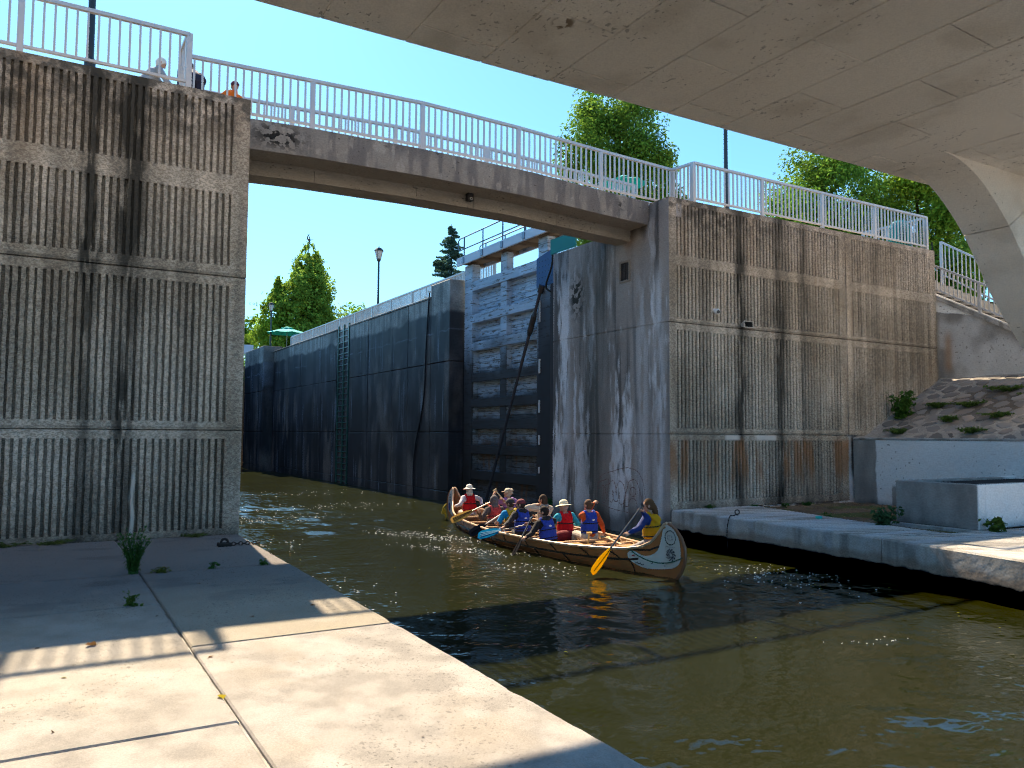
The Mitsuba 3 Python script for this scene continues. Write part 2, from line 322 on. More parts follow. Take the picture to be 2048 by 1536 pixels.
# white-painted masonry walls and planter, grey where the paint stops
def white_fn(p, n, uv):
    bare = mix((0.20, 0.195, 0.185), (0.31, 0.30, 0.28), fbm(p.x * 2, p.y * 2, p.z * 2, 4)) * (0.6 + 0.6 * fbm(p.x * 6, p.y * 6, p.z * 1.2, 3))
    paint = mix((0.60, 0.62, 0.62), (0.72, 0.73, 0.72), fbm(p.x * 1.2, p.y * 1.2, p.z * 1.2, 3))
    chip = sm(0.72, 0.75, fbm(p.x * 15 + 3, p.y * 15, p.z * 11, 3)) * sm(0.4, 0.6, noise(p.x * 1.1, p.y * 1.1, p.z * 1.1))
    paint = mix(paint, (0.16, 0.155, 0.15), 0.8 * chip)
    lw = sm(13.88, 13.82, p.y + 0.12 * (fbm(p.z * 3, 1.0, 0.0, 3) - 0.5)) * sm(19.0, 19.4, p.x) * sm(23.0, 22.0, p.x)
    lw = lw * (1 - 0.95 * sm(0.1, 0.05, dr.abs(p.y - 13.33)) * sm(0.62, 0.5, p.z + 0.3 * noise(p.y * 9, p.z * 3, 0.0)))
    box = sm(8.74, 8.71, p.y) * sm(19.0, 18.9, p.x)
    up = sm(23, 23.5, p.x) * dr.maximum(sm(0.0, 0.04, p.z - (5.62 - 0.2 * (14.4 - p.y)) + 0.06 * noise(p.y * 6, 0.0, 0.0)), 0.75 * sm(14.7, 14.5, p.y) * sm(0.4, 0.6, fbm(p.y, 3.0, p.z * 0.8, 3)) * 0.6)
    k = dr.minimum(dr.maximum(dr.maximum(lw, box), up), 1.0)
    c = mix(bare, paint, k)
    c = c * (1 - 0.45 * sm(0.18, -0.02, p.z + 0.15 * noise(p.x * 3 + p.y * 3, 0.0, 0.0)))
    c = mix(c, (0.30, 0.17, 0.08), 0.7 * sm(23, 23.5, p.x) * gau(p.y, 14.3, 0.14) * sm(5.2, 4.7, p.z) * sm(3.6, 4.0, p.z))
    return c * (0.88 + 0.24 * peb(p, 40.0))
scene['painted_concrete'] = two(bumped(pri(proc(white_fn), 0.85, 0.3), lambda p, n, uv: 0.005 * fbm(p.x * 9, p.y * 9, p.z * 9, 3)))

def soil_fn(p, n, uv):
    c = mix((0.05, 0.038, 0.026), (0.15, 0.11, 0.075), fbm(p.x * 3, p.y * 3, p.z, 4))
    c = mix(c, (0.05, 0.075, 0.02), 0.7 * sm(0.52, 0.66, fbm(p.x * 1.3, p.y * 1.3, 4.0, 4)))
    return c * (0.6 + 0.8 * noise(p.x * 40, p.y * 40, p.z * 20))
scene['soil'] = two(pri(proc(soil_fn), 0.95, 0.2))
def mortar_fn(p, n, uv):
    c = mix((0.21, 0.19, 0.165), (0.33, 0.30, 0.265), fbm(p.x * 2, p.y * 2, p.z * 2, 4))
    c = mix(c, (0.06, 0.05, 0.04), 0.8 * sm(0.40, 0.6, fbm(p.x * 1.1 + 7, p.y * 1.1, 4.0, 4)) * sm(20.3, 21.8, p.x))
    return c * (0.75 + 0.5 * peb(p, 30.0))
scene['mortar'] = two(pri(proc(mortar_fn), 0.95, 0.2))

# murky canal water: an opaque olive-brown body under a mirror-like rippled surface
def water_fn(p, n, uv):
    c = mix((0.0092, 0.0106, 0.0042), (0.0128, 0.0156, 0.0056), fbm(p.x * 0.35, p.y * 0.35, 0.0, 3))
    return c
def water_bump(p, n, uv):
    w = fbm(p.x * 3.1, p.y * 5.2, 0.0, 3) * 0.010
    d = 9.57 + (p.y - 10.7) * 0.0716 - 1.2 - p.x
    nearc = dr.exp(-dr.square(d / 1.4)) * sm(9.5, 12.0, p.y) * sm(24, 20, p.y) + 0.7 * sm(16, 20, p.y) * sm(0.45, 0.6, noise(p.x * 0.5, p.y * 0.3, 9.0)) + 0.6 * gau(p.x, 11.3, 0.9) * gau(p.y, 10.2, 1.2)
    return w + (0.0030 + 0.007 * dr.minimum(nearc, 1)) * noise(p.x * 13, p.y * 17, 1.0)
scene['murky_water'] = bumped({'type': 'principled', 'base_color': proc(water_fn), 'roughness': 0.035, 'eta': 1.33}, water_bump, 1.0, 4e-3)

# ================================================================ SETTING
Y0, XR, XL, ZW = 14.575, 12.96, 3.04, -0.72

# ---- water: a fine rippled sheet near the camera, a wide plain one beyond
def wave(x, y):
    r = np.random.default_rng(3)
    h = np.zeros_like(x)
    for k in range(26):
        L = 0.28 * (6.0 ** r.random())
        a = r.normal(1.45, 0.75)
        kx, ky = math.cos(a) * 2 * math.pi / L, math.sin(a) * 2 * math.pi / L
        h += 0.0016 * (L / 0.5) ** 0.9 * np.sin(kx * x + ky * y + r.random() * 6.28)
    q = np.stack([x * 0.45, y * 0.3, x * 0], -1)
    calm = 0.35 + 1.1 * np.clip((meshkit.noise(q, 5) - 0.4) / 0.3, 0, 1)
    # churned water along the near side of the canoe and behind its paddles
    cx = 9.57 + (y - 10.7) * 0.0716
    d = cx - 0.9 - x
    s = np.clip((y - 9.0) / 2.5, 0, 1) * np.clip((22.5 - y) / 2.0, 0, 1)
    wake = s * np.exp(-np.clip(d, 0, 9) ** 2 / (2 * (0.9 + 0.0 * d) ** 2)) * (d > -2.2)
    p3 = np.stack([x * 4.2, y * 3.6, x * 0], -1)
    tur = meshkit.noise(p3, 1) + 0.5 * meshkit.noise(p3 * 2.2, 2) + 0.3 * meshkit.noise(p3 * 4.6, 4) - 0.9
    # V wave leaving the stern
    t1 = np.abs((8.9 - x) - 0.38 * (14.5 - y)) / 0.35
    vw = np.exp(-t1 ** 2) * (y < 14.5) * (y > 7.2) * np.sin(9 * (x + y * 0.7))
    t2 = np.abs((x - 9.9) - 0.45 * (11.0 - y)) / 0.4
    vw2 = np.exp(-t2 ** 2) * (y < 11.0) * (y > 6.5) * np.sin(8 * (x - y * 0.6))
    far = np.clip((y - 17) / 8, 0, 1)
    return h * calm * (0.6 + 0.6 * far) + 0.024 * tur * (wake + 0.07 + 0.28 * far) + 0.011 * (vw + vw2)
wk = structure('water')
b = MB()
xs, ys = np.arange(2.7, 13.5, 0.055), np.concatenate([np.arange(0.5, 24, 0.055), np.arange(24, 62.01, 0.16)])
X, Yg = np.meshgrid(xs, ys, indexing='ij')
b.grid(np.stack([X, Yg, ZW + wave(X, Yg)], -1))
b.add([(2.7, -60, ZW), (22, -60, ZW), (22, 0.5, ZW), (2.7, 0.5, ZW)], [[0, 1, 2, 3]])
b.add([(13.5 - 0.055 * 0.5, 0.5, ZW), (22, 0.5, ZW), (22, 9, ZW), (13.45, 9, ZW)], [[0, 1, 2, 3]])
b.build(wk, 'murky_water', smooth=True)

# ---- ground: upper terraces round the lock, the low ground by the overpass, reaching the horizon
gk = structure('ground')
b = MB()
b.box(-900, XL - 0.42, 17.6, 62, -2, 7.7)
b.box(13.62, 900, 28.3, 62, -2, 7.1)
b.box(23.9, 900, 17.3, 28.3, -2, 7.1)
b.box(-900, 900, 66, 1500, -2, 7.1)
b.build(gk, 'soil')
lb = structure('terrace')
b = MB(); b.box(-900, -7.0, -40, 17.6, -2, 2.6); b.box(26.75, 900, -40, 17.3, -2, 3.4); b.box(-900, 900, -1500, -60, -2, 0.3); b.build(lb, 'slab_concrete')  # unseen banks, surfaced pale to bounce sunlight up under the overpass

# ---- pavement on the left bank: slabs with open joints on an old quay wall
pk = structure('pavement')
def edge_x(y):
    return 3.005 - (14.575 - y) * 0.0142
b = MB()
b.prism([(-7.0, -40), (edge_x(-40), -40), (edge_x(Y0), Y0), (edge_x(Y0), 14.62), (-7.0, 14.62)], 2, -2.0, -0.03)
b.build(pk, 'quay_concrete')
def slab(parent, poly, z0, z1, mat, nm='slab', bev=0.012):
    from shapely.geometry import Polygon
    o = Polygon(poly); i = o.buffer(-bev, join_style=2)
    a, c = np.array(o.exterior.coords)[:-1], np.array(i.exterior.coords)[:-1]
    if len(a) != len(c):
        c = a
    k = len(a)
    k0 = np.argmin(np.linalg.norm(c - a[0], axis=1)); c = np.roll(c, -k0, axis=0)
    if np.linalg.norm(c[1] - a[1]) > np.linalg.norm(c[-1] - a[1]):
        c = np.roll(c[::-1], 1, axis=0)
    if o.exterior.is_ccw is False:
        a, c = a[::-1], c[::-1]
    v = [(x, y, z0) for x, y in a] + [(x, y, z1 - bev) for x, y in a] + [(x, y, z1) for x, y in c]
    f = []
    for lv in (0, 1):
        for j in range(k):
            j2 = (j + 1) % k
            q = [lv * k + j, lv * k + j2, (lv + 1) * k + j2, (lv + 1) * k + j]
            f += [[q[0], q[1], q[2]], [q[0], q[2], q[3]]]
    for j in range(1, k - 1):
        f.append([2 * k, 2 * k + j, 2 * k + j + 1])
    m = MB(); m.add(v, f); return m.build(part(parent, nm), mat)
def jit(a): return a + rng.normal(0, 0.006)
g = 0.009
cuts_r = [-14, -9.5, -5.3, -1.2, 2.95, 7.1, 11.0, 14.56]
for y0, y1 in zip(cuts_r[:-1], cuts_r[1:]):
    ye = np.linspace(y0 + g, y1 - g, 60)
    chip = np.clip(meshkit.noise(np.stack([ye * 3.1, ye * 0, ye * 0], -1), 17) - 0.70, 0, 1) * 0.08 + 0.010 * meshkit.noise(np.stack([ye * 9, ye * 0, ye * 0], -1), 18)
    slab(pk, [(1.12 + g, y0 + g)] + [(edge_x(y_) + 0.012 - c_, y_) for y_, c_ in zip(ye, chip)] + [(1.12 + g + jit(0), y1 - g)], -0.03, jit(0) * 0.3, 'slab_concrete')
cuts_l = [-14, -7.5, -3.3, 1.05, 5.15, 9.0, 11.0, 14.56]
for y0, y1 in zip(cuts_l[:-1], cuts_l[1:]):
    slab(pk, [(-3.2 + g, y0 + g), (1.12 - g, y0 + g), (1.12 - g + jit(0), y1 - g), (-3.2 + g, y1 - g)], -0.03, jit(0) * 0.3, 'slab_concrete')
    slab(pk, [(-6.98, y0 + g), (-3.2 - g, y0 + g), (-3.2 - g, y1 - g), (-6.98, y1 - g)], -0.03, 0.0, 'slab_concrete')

# ---- quay on the right bank
qk = structure('quay')
QE = [(12.98, 14.575), (12.83, 11.3), (12.72, 8.87), (12.27, 6.3), (11.9, 4.0), (11.2, -2.0), (10.9, -40)]
b = MB()
b.prism([(x + 0.10, y) for x, y in QE] + [(20, -40), (20, 8.55), (14.9, 8.55), (15.6, 14.56)], 2, -2.0, -0.16)
b.build(qk, 'quay_concrete')
inner = {14.575: 15.75, 11.3: 14.95, 8.87: 14.5}
slab(qk, [(12.98, 14.565), (12.83, 11.3), (12.72, 8.875), (14.5, 8.875), (14.95, 11.3), (15.75, 14.565)], -0.52, 0.0, 'quay_concrete', bev=0.03)
slab(qk, [(12.715, 8.86), (12.27, 6.3), (11.9, 4.0), (11.2, -2), (10.9, -40), (19.7, -40), (19.7, 8.35), (14.5, 8.35), (14.5, 8.86)], -0.52, 0.001, 'quay_concrete', bev=0.03)
dk = structure('dirt_ground')
b = MB(); gx, gy = np.meshgrid(np.linspace(14.85, 19.85, 60), np.linspace(8.4, 14.6, 70), indexing='ij')
lim = np.interp(gy, [8.4, 11.3, 14.6], [14.72, 15.25, 16.1])
hh = -0.075 + 0.05 * (meshkit.noise(np.stack([gx * 1.8, gy * 1.8, gx * 0], -1), 3) - 0.5) + 0.02 * meshkit.noise(np.stack([gx * 9, gy * 9, gx * 0], -1), 4)
hh = np.where(gx < lim, -0.20, hh)
b.grid(np.stack([gx, gy, hh], -1)); b.build(dk, 'soil', smooth=True)

# ---- piers of ribbed concrete
def ribbed(x0, x1, z0, z1, pitch, parent, depth=0.052):
    n = int(round((x1 - x0) / pitch)); pt = (x1 - x0) / n
    prof = [(x0, 0.0)]
    for k in range(n):
        a = x0 + k * pt
        w = 0.46 + 0.05 * rng.normal()
        e1, e2 = a + pt * 0.04, a + pt * w
        prof += [(e1, 1), (e2 - pt * 0.13, 1), (e2, 0), (a + pt * 0.985, 0)]
    prof += [(x1, 0.0)]
    prof = np.array(prof)
    zs = np.linspace(z0, z1, max(3, int((z1 - z0) / 0.075)))
    P = np.zeros((len(prof), len(zs), 3))
    xx, zz = np.meshgrid(prof[:, 0], zs, indexing='ij'); dp = np.repeat(prof[:, 1:2], len(zs), 1)
    q = np.stack([xx * 13, dp * 3, zz * 13], -1)
    nx = (meshkit.noise(q, 11) - 0.5) * 0.020; ny = (meshkit.noise(q * 1.7, 12) - 0.5) * 0.014
    inside = (np.arange(len(prof)) > 0) & (np.arange(len(prof)) < len(prof) - 1)
    ny[:, 0] = ny[:, -1] = 0
    P[..., 0] = xx + nx * inside[:, None]; P[..., 1] = Y0 + dp * depth + np.abs(ny) * (inside[:, None]) ; P[..., 2] = zz
    m = MB(); m.grid(P, flip=False)
    for zi in (0, -1):
        top = P[:, zi].copy(); fr = top.copy(); fr[:, 1] = Y0 - 0.0005
        m.grid(np.stack([top, fr], 1) if zi == 0 else np.stack([fr, top], 1))
    return m.build(part(parent, 'ribbed_panel'), 'pier_concrete')

def course(parent, x0, x1, z0, z1, windows, d=0.06):
    """One casting lift of the wall: a flat frame round the window openings, with chamfered joints."""
    m = MB()
    zc = sorted({z0, z1, *[w[2] for w in windows], *[w[3] for w in windows]})
    xc = sorted({x0, x1, *[w[0] for w in windows], *[w[1] for w in windows]})
    for i in range(len(xc) - 1):
        run = None
        for j in range(len(zc) - 1):
            cx, cz = (xc[i] + xc[i + 1]) / 2, (zc[j] + zc[j + 1]) / 2
            if not any(w[0] < cx < w[1] and w[2] < cz < w[3] for w in windows):
                m.add([(xc[i], Y0, zc[j]), (xc[i + 1], Y0, zc[j]), (xc[i + 1], Y0, zc[j + 1]), (xc[i], Y0, zc[j + 1])], [[0, 1, 2, 3]])
    e = 0.018
    for z, s in ((z0, -1), (z1, 1)):
        q = [(x0, Y0, z), (x1, Y0, z), (x1, Y0 + d, z + s * e), (x0, Y0 + d, z + s * e)]
        m.add(q, [[0, 1, 2, 3]] if s > 0 else [[3, 2, 1, 0]])
    return m.build(part(parent, 'course'), 'pier_concrete')

lw = thing('concrete_wall', 'ribbed concrete lock pier filling the left side, with black algae runs down it', 'wall')
body = MB()
body.box(-30, XL, Y0 + 0.055, 17.6, -2, 7.74)
body.box(2.62, XL, 17.6, 62, -2, 7.15)
body.build(lw, 'pier_concrete')
LZ = [(0.0, 1.785), (1.815, 4.495), (4.525, 7.77)]
LR = [[(0.11, 1.65)], [(1.95, 4.34)], [(4.70, 5.985), (6.33, 7.62)]]
for (z0, z1), rows in zip(LZ, LR):
    win = [(a, c, r0, r1) for a, c in ((-3.31, 2.82), (-9.9, -3.75)) for r0, r1 in rows]
    course(lw, -12.0, XL + 0.004, z0, z1, win)
    for w in win:
        ribbed(*w[:2], w[2], w[3], 0.112, lw)
m = MB()
for z0, z1 in LZ:
    m.box(XL - 0.05, XL + 0.004, Y0 + 0.001, Y0 + 0.056, z0, z1)
m.box(-12, XL + 0.004, Y0 + 0.002, 15.3, 7.745, 7.772)
m.build(part(lw, 'corner'), 'pier_concrete')

rw = thing('concrete_wall', 'ribbed concrete lock pier right of the footbridge, standing on the right quay', 'wall')
body = MB()
body.box(XR + 0.02, 23.85, Y0 + 0.055, 17.3, -2, 7.55)
body.box(XR + 0.02, 23.85, 17.3, 19.65, -2, 7.12)
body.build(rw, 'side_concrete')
RZ = [(0.0, 1.785), (1.815, 4.495), (4.525, 7.58)]
RR = [[(0.18, 1.65)], [(1.94, 4.33)], [(4.62, 5.92), (6.18, 7.44)]]
for (z0, z1), rows in zip(RZ, RR):
    for xa, xb, wa, wb in ((XR, 19.535, 13.2, 19.33), (19.565, 23.85, 19.83, 23.66)):
        if z0 == 0.0 and xa > 19:
            continue
        win = [(wa, wb, r0, r1) for r0, r1 in rows]
        course(rw, xa, xb, z0, z1, win)
        for w in win:
            ribbed(w[0], w[1], w[2], w[3], 0.1202, rw)
m = MB(); m.box(XR, 23.852, Y0 + 0.002, 15.3, 7.553, 7.582); m.build(part(rw, 'coping'), 'pier_concrete')
# the water side, three lifts with recessed joints
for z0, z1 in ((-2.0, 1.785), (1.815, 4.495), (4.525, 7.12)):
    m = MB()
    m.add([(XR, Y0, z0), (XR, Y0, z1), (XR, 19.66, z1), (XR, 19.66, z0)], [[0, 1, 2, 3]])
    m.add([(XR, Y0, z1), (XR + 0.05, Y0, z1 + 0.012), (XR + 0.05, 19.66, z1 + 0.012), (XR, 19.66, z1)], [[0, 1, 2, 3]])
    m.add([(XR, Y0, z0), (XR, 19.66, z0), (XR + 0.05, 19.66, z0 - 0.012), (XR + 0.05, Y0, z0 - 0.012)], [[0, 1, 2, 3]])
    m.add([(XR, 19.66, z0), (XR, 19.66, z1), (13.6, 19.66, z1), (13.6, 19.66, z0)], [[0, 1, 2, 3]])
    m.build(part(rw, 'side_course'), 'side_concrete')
m = MB(); m.box(XR + 0.001, 13.4, Y0 + 0.003, 15.28, 7.12, 7.575); m.build(part(rw, 'upstand'), 'side_concrete')
m = MB(); m.box(XR - 0.03, XR + 0.02, 18.5, 19.78, 7.14, 7.58, (0.02, 0.19, 0.18)); m.build(part(rw, 'green_board'), 'vc')
vent = part(rw, 'vent')
m = MB()
for a in ((16.05, 16.10, 5.74, 6.30), (16.44, 16.49, 5.74, 6.30)):
    m.box(XR - 0.03, XR + 0.02, *a, (0.2, 0.17, 0.14))
for a in ((16.10, 16.44, 5.74, 5.79), (16.10, 16.44, 6.25, 6.30)):
    m.box(XR - 0.029, XR + 0.02, *a, (0.2, 0.17, 0.14))
m.build(vent, 'vc')
m = MB(); m.box(XR - 0.004, XR + 0.01, 16.10, 16.44, 5.79, 6.25, (0.02, 0.018, 0.016))
for k in range(5):
    m.box(XR - 0.014, XR - 0.004, 16.13 + k * 0.065, 16.15 + k * 0.065, 5.80, 6.24, (0.05, 0.04, 0.035))
m.build(f'{vent}__grille', 'vc')
# spray-painted outline letters low on the water side
def ribbon(mb, pts, w, x, col):
    p = np.array(pts, float)
    t = np.gradient(p, axis=0); t /= np.linalg.norm(t, axis=1, keepdims=True) + 1e-9
    nrm = np.stack([-t[:, 1], t[:, 0]], 1) * w / 2
    L, R_ = p + nrm, p - nrm
    P = np.stack([np.column_stack([np.full(len(p), x), L]), np.column_stack([np.full(len(p), x), R_])], 1)
    mb.grid(P, col)
def spl(pts, n=10, closed=False):
    from scipy.interpolate import CubicSpline
    p = np.array(pts, float)
    if closed: p = np.vstack([p, p[:1]])
    t = np.r_[0, np.cumsum(np.linalg.norm(np.diff(p, axis=0), axis=1))]
    cs = CubicSpline(t, p, bc_type='periodic' if closed else 'natural')
    return cs(np.linspace(0, t[-1], n * len(p)))
m = MB(); gc = (0.15, 0.085, 0.08)
T_ = [(17.42, .46), (17.2, .56), (16.98, .58), (16.98, .47), (17.1, .44), (17.1, .02), (17.2, -.03), (17.22, .42), (17.4, .34)]
M_ = [(16.92, .02), (16.86, .56), (16.78, .57), (16.66, .2), (16.52, .58), (16.44, .56), (16.38, .0), (16.47, -.02), (16.52, .3), (16.64, .04), (16.72, .04), (16.8, .32), (16.83, .02)]
A_ = [(16.3, -.04), (16.22, .36), (16.1, .6), (15.86, .62), (15.72, .4), (15.66, -.08), (15.78, -.1), (15.84, .1), (16.1, .12), (16.18, -.05)]
I_ = [(16.08, .26), (16.02, .44), (15.9, .42), (15.88, .26)]
B_ = [(17.5, .1), (17.36, .62), (16.8, .82), (16.2, .93), (15.72, .8), (15.52, .4), (15.5, -.1)]
U_ = [(17.3, -.08), (16.8, -.16), (16.2, -.2), (15.75, -.24)]
for s in (T_, M_, A_, I_): ribbon(m, spl(s, 8, True), 0.017, XR - 0.003, gc)
for s in (B_, U_): ribbon(m, spl(s, 8), 0.013, XR - 0.003, gc)
m.build(part(rw, 'graffiti'), 'vc')
labels[f'{rw}__graffiti'] = {'label': 'faded dark red spray-painted outline letters low on the wall'}

# ---- lock chamber wall beyond the gate
cw = thing('lock_chamber_wall', 'wet black lock chamber wall of tall panels beyond the open gate', 'wall')
m = MB()
m.box(13.02, 13.66, 26.72, 53.0, -2, 7.04)
m.box(13.05, 13.66, 26.72, 28.3, -2, 7.5)
m.box(12.4, 13.66, 52.96, 58.5, -2, 7.4)
m.build(cw, 'chamber_concrete')
cutsY = [28.34, 30.2, 32.2, 35.4, 36.7, 38.0, 38.02, 39.75, 39.77, 42.5, 46.6, 49.2, 52.95]
segs = [(28.34, 30.6), (30.6, 32.3), (32.3, 35.3), (35.3, 37.9), (39.9, 42.5), (42.5, 46.6), (46.6, 49.3), (49.3, 52.95)]
rowsZ = [(-2.0, -0.36), (-0.34, 1.82), (1.85, 4.46), (4.49, 7.05)]
for ya, yb in segs:
    for z0, z1 in rowsZ:
        m = MB(); o = abs(rng.normal(0, 0.012))
        m.box(XR + o, 13.03, ya + 0.02, yb - 0.02, z0, z1, bev=0.012)
        m.build(part(cw, 'panel'), 'chamber_concrete')
for nm, x0, x1, ya, yb, top in (('end_block', XR - 0.005, 13.58, 26.66, 28.32, 7.56), ('far_block', 12.3, 13.5, 52.97, 58.4, 7.45)):
    for z0, z1 in ((-2.0, -0.36), (-0.34, 1.82), (1.85, 4.46), (4.49, top)):
        m = MB(); m.box(x0, x1, ya, yb, z0, z1, bev=0.02); m.build(part(cw, nm), 'chamber_concrete')
m = MB(); m.box(XR - 0.03, 13.5, 28.33, 37.95, 7.05, 7.12, bev=0.01); m.box(XR - 0.03, 13.5, 39.85, 52.95, 7.05, 7.12, bev=0.01); m.build(part(cw, 'coping'), 'chamber_concrete')
m = MB(); m.tube(spl([(28.45, 7.3), (28.6, 6.0), (28.75, 4.4), (28.9, 3.0), (29.5, 1.6), (29.8, 0.2), (29.7, -0.8)], 5) @ np.array([[0, 1, 0], [0, 0, 1]]) + np.array([XR - 0.03, 0, 0]), 0.028, 6, (0.012, 0.012, 0.016))
m.build(part(cw, 'hose'), 'vc')
labels[f'{cw}__hose'] = {'label': 'thin black cable hanging down the wall beside the end block'}
# recess with a green ladder
ld = thing('wall_ladder', 'dark green steel ladder set into a slot of the black chamber wall', 'ladder')
m = MB()
for y in (38.1, 38.85, 39.7):
    m.bar((13.0, y, -1.0), (13.0, y, 7.25), 0.09, 0.09, (1, 0, 0), (0.02, 0.075, 0.06))
m.build(part(ld, 'rail'), 'vc_gloss')
m = MB(); m.bar((13.0, 38.1, 0), (13.0, 39.7, 0), 0.05, 0.04, (0, 0, 1), (0.03, 0.09, 0.075))
one = mikit.ply((np.vstack(m.v), np.vstack(m.f)), 'vc_gloss', color=np.vstack(m.c))
for k in range(27):
    scene[part(ld, 'rung')] = {**one, 'to_world': T().translate([0, 0, -0.6 + k * 0.29])}

# ---- far end of the lock: a low cross wall and the upper gates' beam
ug = thing('upper_lock_gate', 'distant pale beam and dark boards closing the far end of the lock chamber', 'lock gate')
m = MB(); m.box(2.7, 12.4, 60.5, 62.5, -2, 5.1); m.build(ug, 'chamber_concrete')
m = MB(); m.box(2.7, 13.2, 60.0, 60.5, 7.55, 8.2, (0.50, 0.58, 0.66)); m.build(part(ug, 'beam'), 'vc')
for k in range(9):
    m = MB(); m.box(3.0 + k * 1.05, 3.98 + k * 1.05, 60.1, 60.45, 5.1, 7.55, np.array((0.10, 0.15, 0.2)) * rng.uniform(0.7, 1.2)); m.build(part(ug, 'board'), 'vc')

# ================================================================ FOOTBRIDGE
fb = thing('footbridge', 'flat-arched concrete footbridge spanning the canal between the two ribbed piers', 'footbridge')
def arch(x):
    return np.interp(x, [2.9, 3.2, 4.4, 6.8, 9.4, 11.5, 13.0], [7.13, 7.15, 7.20, 7.235, 7.215, 7.11, 7.05])
def arched(y0, y1, zb, zt, xs):
    m = MB(); P = np.array([[[x, y, z] for (y, z) in ((y0, zb(x)), (y1, zb(x)), (y1, zt(x)), (y0, zt(x)), (y0, zb(x)))] for x in xs])
    m.grid(P, flip=True)
    for e, fl in ((0, 1), (-1, 0)):
        q = P[e, :4]; m.add(q, [[3, 2, 1, 0]] if fl else [[0, 1, 2, 3]])
    return m
xs = np.linspace(XL - 0.03, XR + 0.03, 30)
arched(15.35, 15.74, arch, lambda x: arch(x) + 0.585, xs).build(part(fb, 'fascia_beam'), 'footbridge_concrete', smooth=25)
arched(15.743, 17.3, lambda x: arch(x) + 0.004, lambda x: arch(x) + 0.50, xs).build(part(fb, 'deck'), 'footbridge_concrete', smooth=25)
cut = [XL - 0.02, 4.67, 6.96, 8.38, 10.67, XR + 0.02]
for a, c in zip(cut[:-1], cut[1:]):
    arched(16.05, 16.62, lambda x: arch(x) - 0.285, lambda x: arch(x) + 0.003, np.linspace(a + 0.005, c - 0.005, 8)).build(part(fb, 'inner_beam'), 'footbridge_concrete', smooth=25)
m = MB(); m.box(XL - 0.02, 13.0, 15.30, 15.345, 0, 0.001)
fc = thing('security_camera', 'small black camera hanging under the footbridge soffit', 'security camera')
m = MB(); m.box(8.14, 8.28, 15.86, 16.0, 7.06, 7.235, (0.012, 0.012, 0.014), bev=0.01); m.build(fc, 'vc_gloss')
m = MB(); m.tube([(8.21, 15.845, 7.10), (8.21, 15.862, 7.10)], 0.032, 12, (0.5, 0.5, 0.52)); m.build(part(fc, 'lens_ring'), 'vc_gloss')
m = MB(); m.tube([(8.21, 15.838, 7.10), (8.21, 15.85, 7.10)], 0.017, 10, (0.01, 0.01, 0.012)); m.build(part(fc, 'lens'), 'vc_gloss')

# ================================================================ RAILINGS
RC = (0.46, 0.455, 0.45)
def unit_bar(w, h, L, col):
    m = MB(); m.box(-w / 2, w / 2, -h / 2, h / 2, 0, L, col)
    return mikit.ply((np.vstack(m.v), np.vstack(m.f)), 'vc_metal', color=np.vstack(m.c))
_bal = {}
def railing(t, P, Q, posts, zt, zbot, zground, nbal=15, bw=0.034, pw=0.095, stuff=False):
    """Straight railing from P to Q (x, y); posts at fractions; zt, zbot, zground: functions of the fraction."""
    P, Q = np.array(P, float), np.array(Q, float)
    at = lambda s: P + (Q - P) * s
    d = (Q - P) / np.linalg.norm(Q - P); ang = math.degrees(math.atan2(d[1], d[0]))
    for a, c in zip(posts[:-1], posts[1:]):
        for nm, z, w, h in (('top_rail', zt, 0.075, 0.062), ('bottom_rail', zbot, 0.05, 0.045)):
            m = MB(); m.bar((*at(a), z(a)), (*at(c), z(c)), w, h, col=RC); m.build(part(t, nm), 'vc_metal')
        for k in range(1, nbal + 1):
            s = a + (c - a) * k / (nbal + 1)
            L = zt(s) - zbot(s) - 0.04
            key = (round(L, 2), bw)
            if key not in _bal:
                _bal[key] = unit_bar(bw, bw, L, RC)
            scene[part(t, 'baluster')] = {**_bal[key], 'to_world': T().translate([*at(s), zbot(s) + 0.02]).rotate([0, 0, 1], ang)}
    for s in posts:
        L = zt(s) - zground(s) + 0.02
        scene[part(t, 'post')] = {**unit_bar(pw, pw * 0.7, L, RC), 'to_world': T().translate([*at(s), zground(s)]).rotate([0, 0, 1], ang)}
const = lambda z: (lambda s: z)
t = thing('railing', 'grey metal railing on top of the left pier, ending at a tall corner post', 'railing')
XP = 1.99
railing(t, (-8.09, 14.66), (XP, 14.66), [0, .25, .5, .75, 1.0], const(8.745), const(7.895), const(7.77))
railing(t, (XP - 0.02, 14.72), (XP - 0.02, 15.42), [0.0, 1.0], lambda s: 8.745 + 0.03 * s, const(7.895), const(7.77), nbal=3)
t = thing('railing', 'grey metal railing along the near edge of the footbridge', 'railing')
FX = [XP + 0.05, 4.41, 6.79, 9.19, 11.54, 13.80]
fs = [(x - FX[0]) / (FX[-1] - FX[0]) for x in FX]
fx = lambda s: FX[0] + (FX[-1] - FX[0]) * s
ftop = lambda s: float(np.interp(fx(s), [2, 4.41, 6.79, 9.19, 11.54, 13.8], [8.70, 8.775, 8.85, 8.80, 8.70, 8.63]))
fbot = lambda s: float(arch(np.clip(fx(s), 3.04, 12.96))) + 0.68
fgr = lambda s: float(arch(np.clip(fx(s), 3.04, 12.96))) + 0.583
railing(t, (FX[0], 15.42), (FX[-1], 15.42), fs, ftop, fbot, fgr)
t = thing('railing', 'grey metal railing along the far edge of the footbridge, seen through the near one', 'railing')
railing(t, (FX[0], 16.95), (FX[-1], 16.95), fs, ftop, fbot, lambda s: fgr(s) - 0.09)
t = thing('railing', 'grey metal railing along the top of the right pier', 'railing')
RX = [13.86, 16.3, 18.7, 21.05, 23.6]
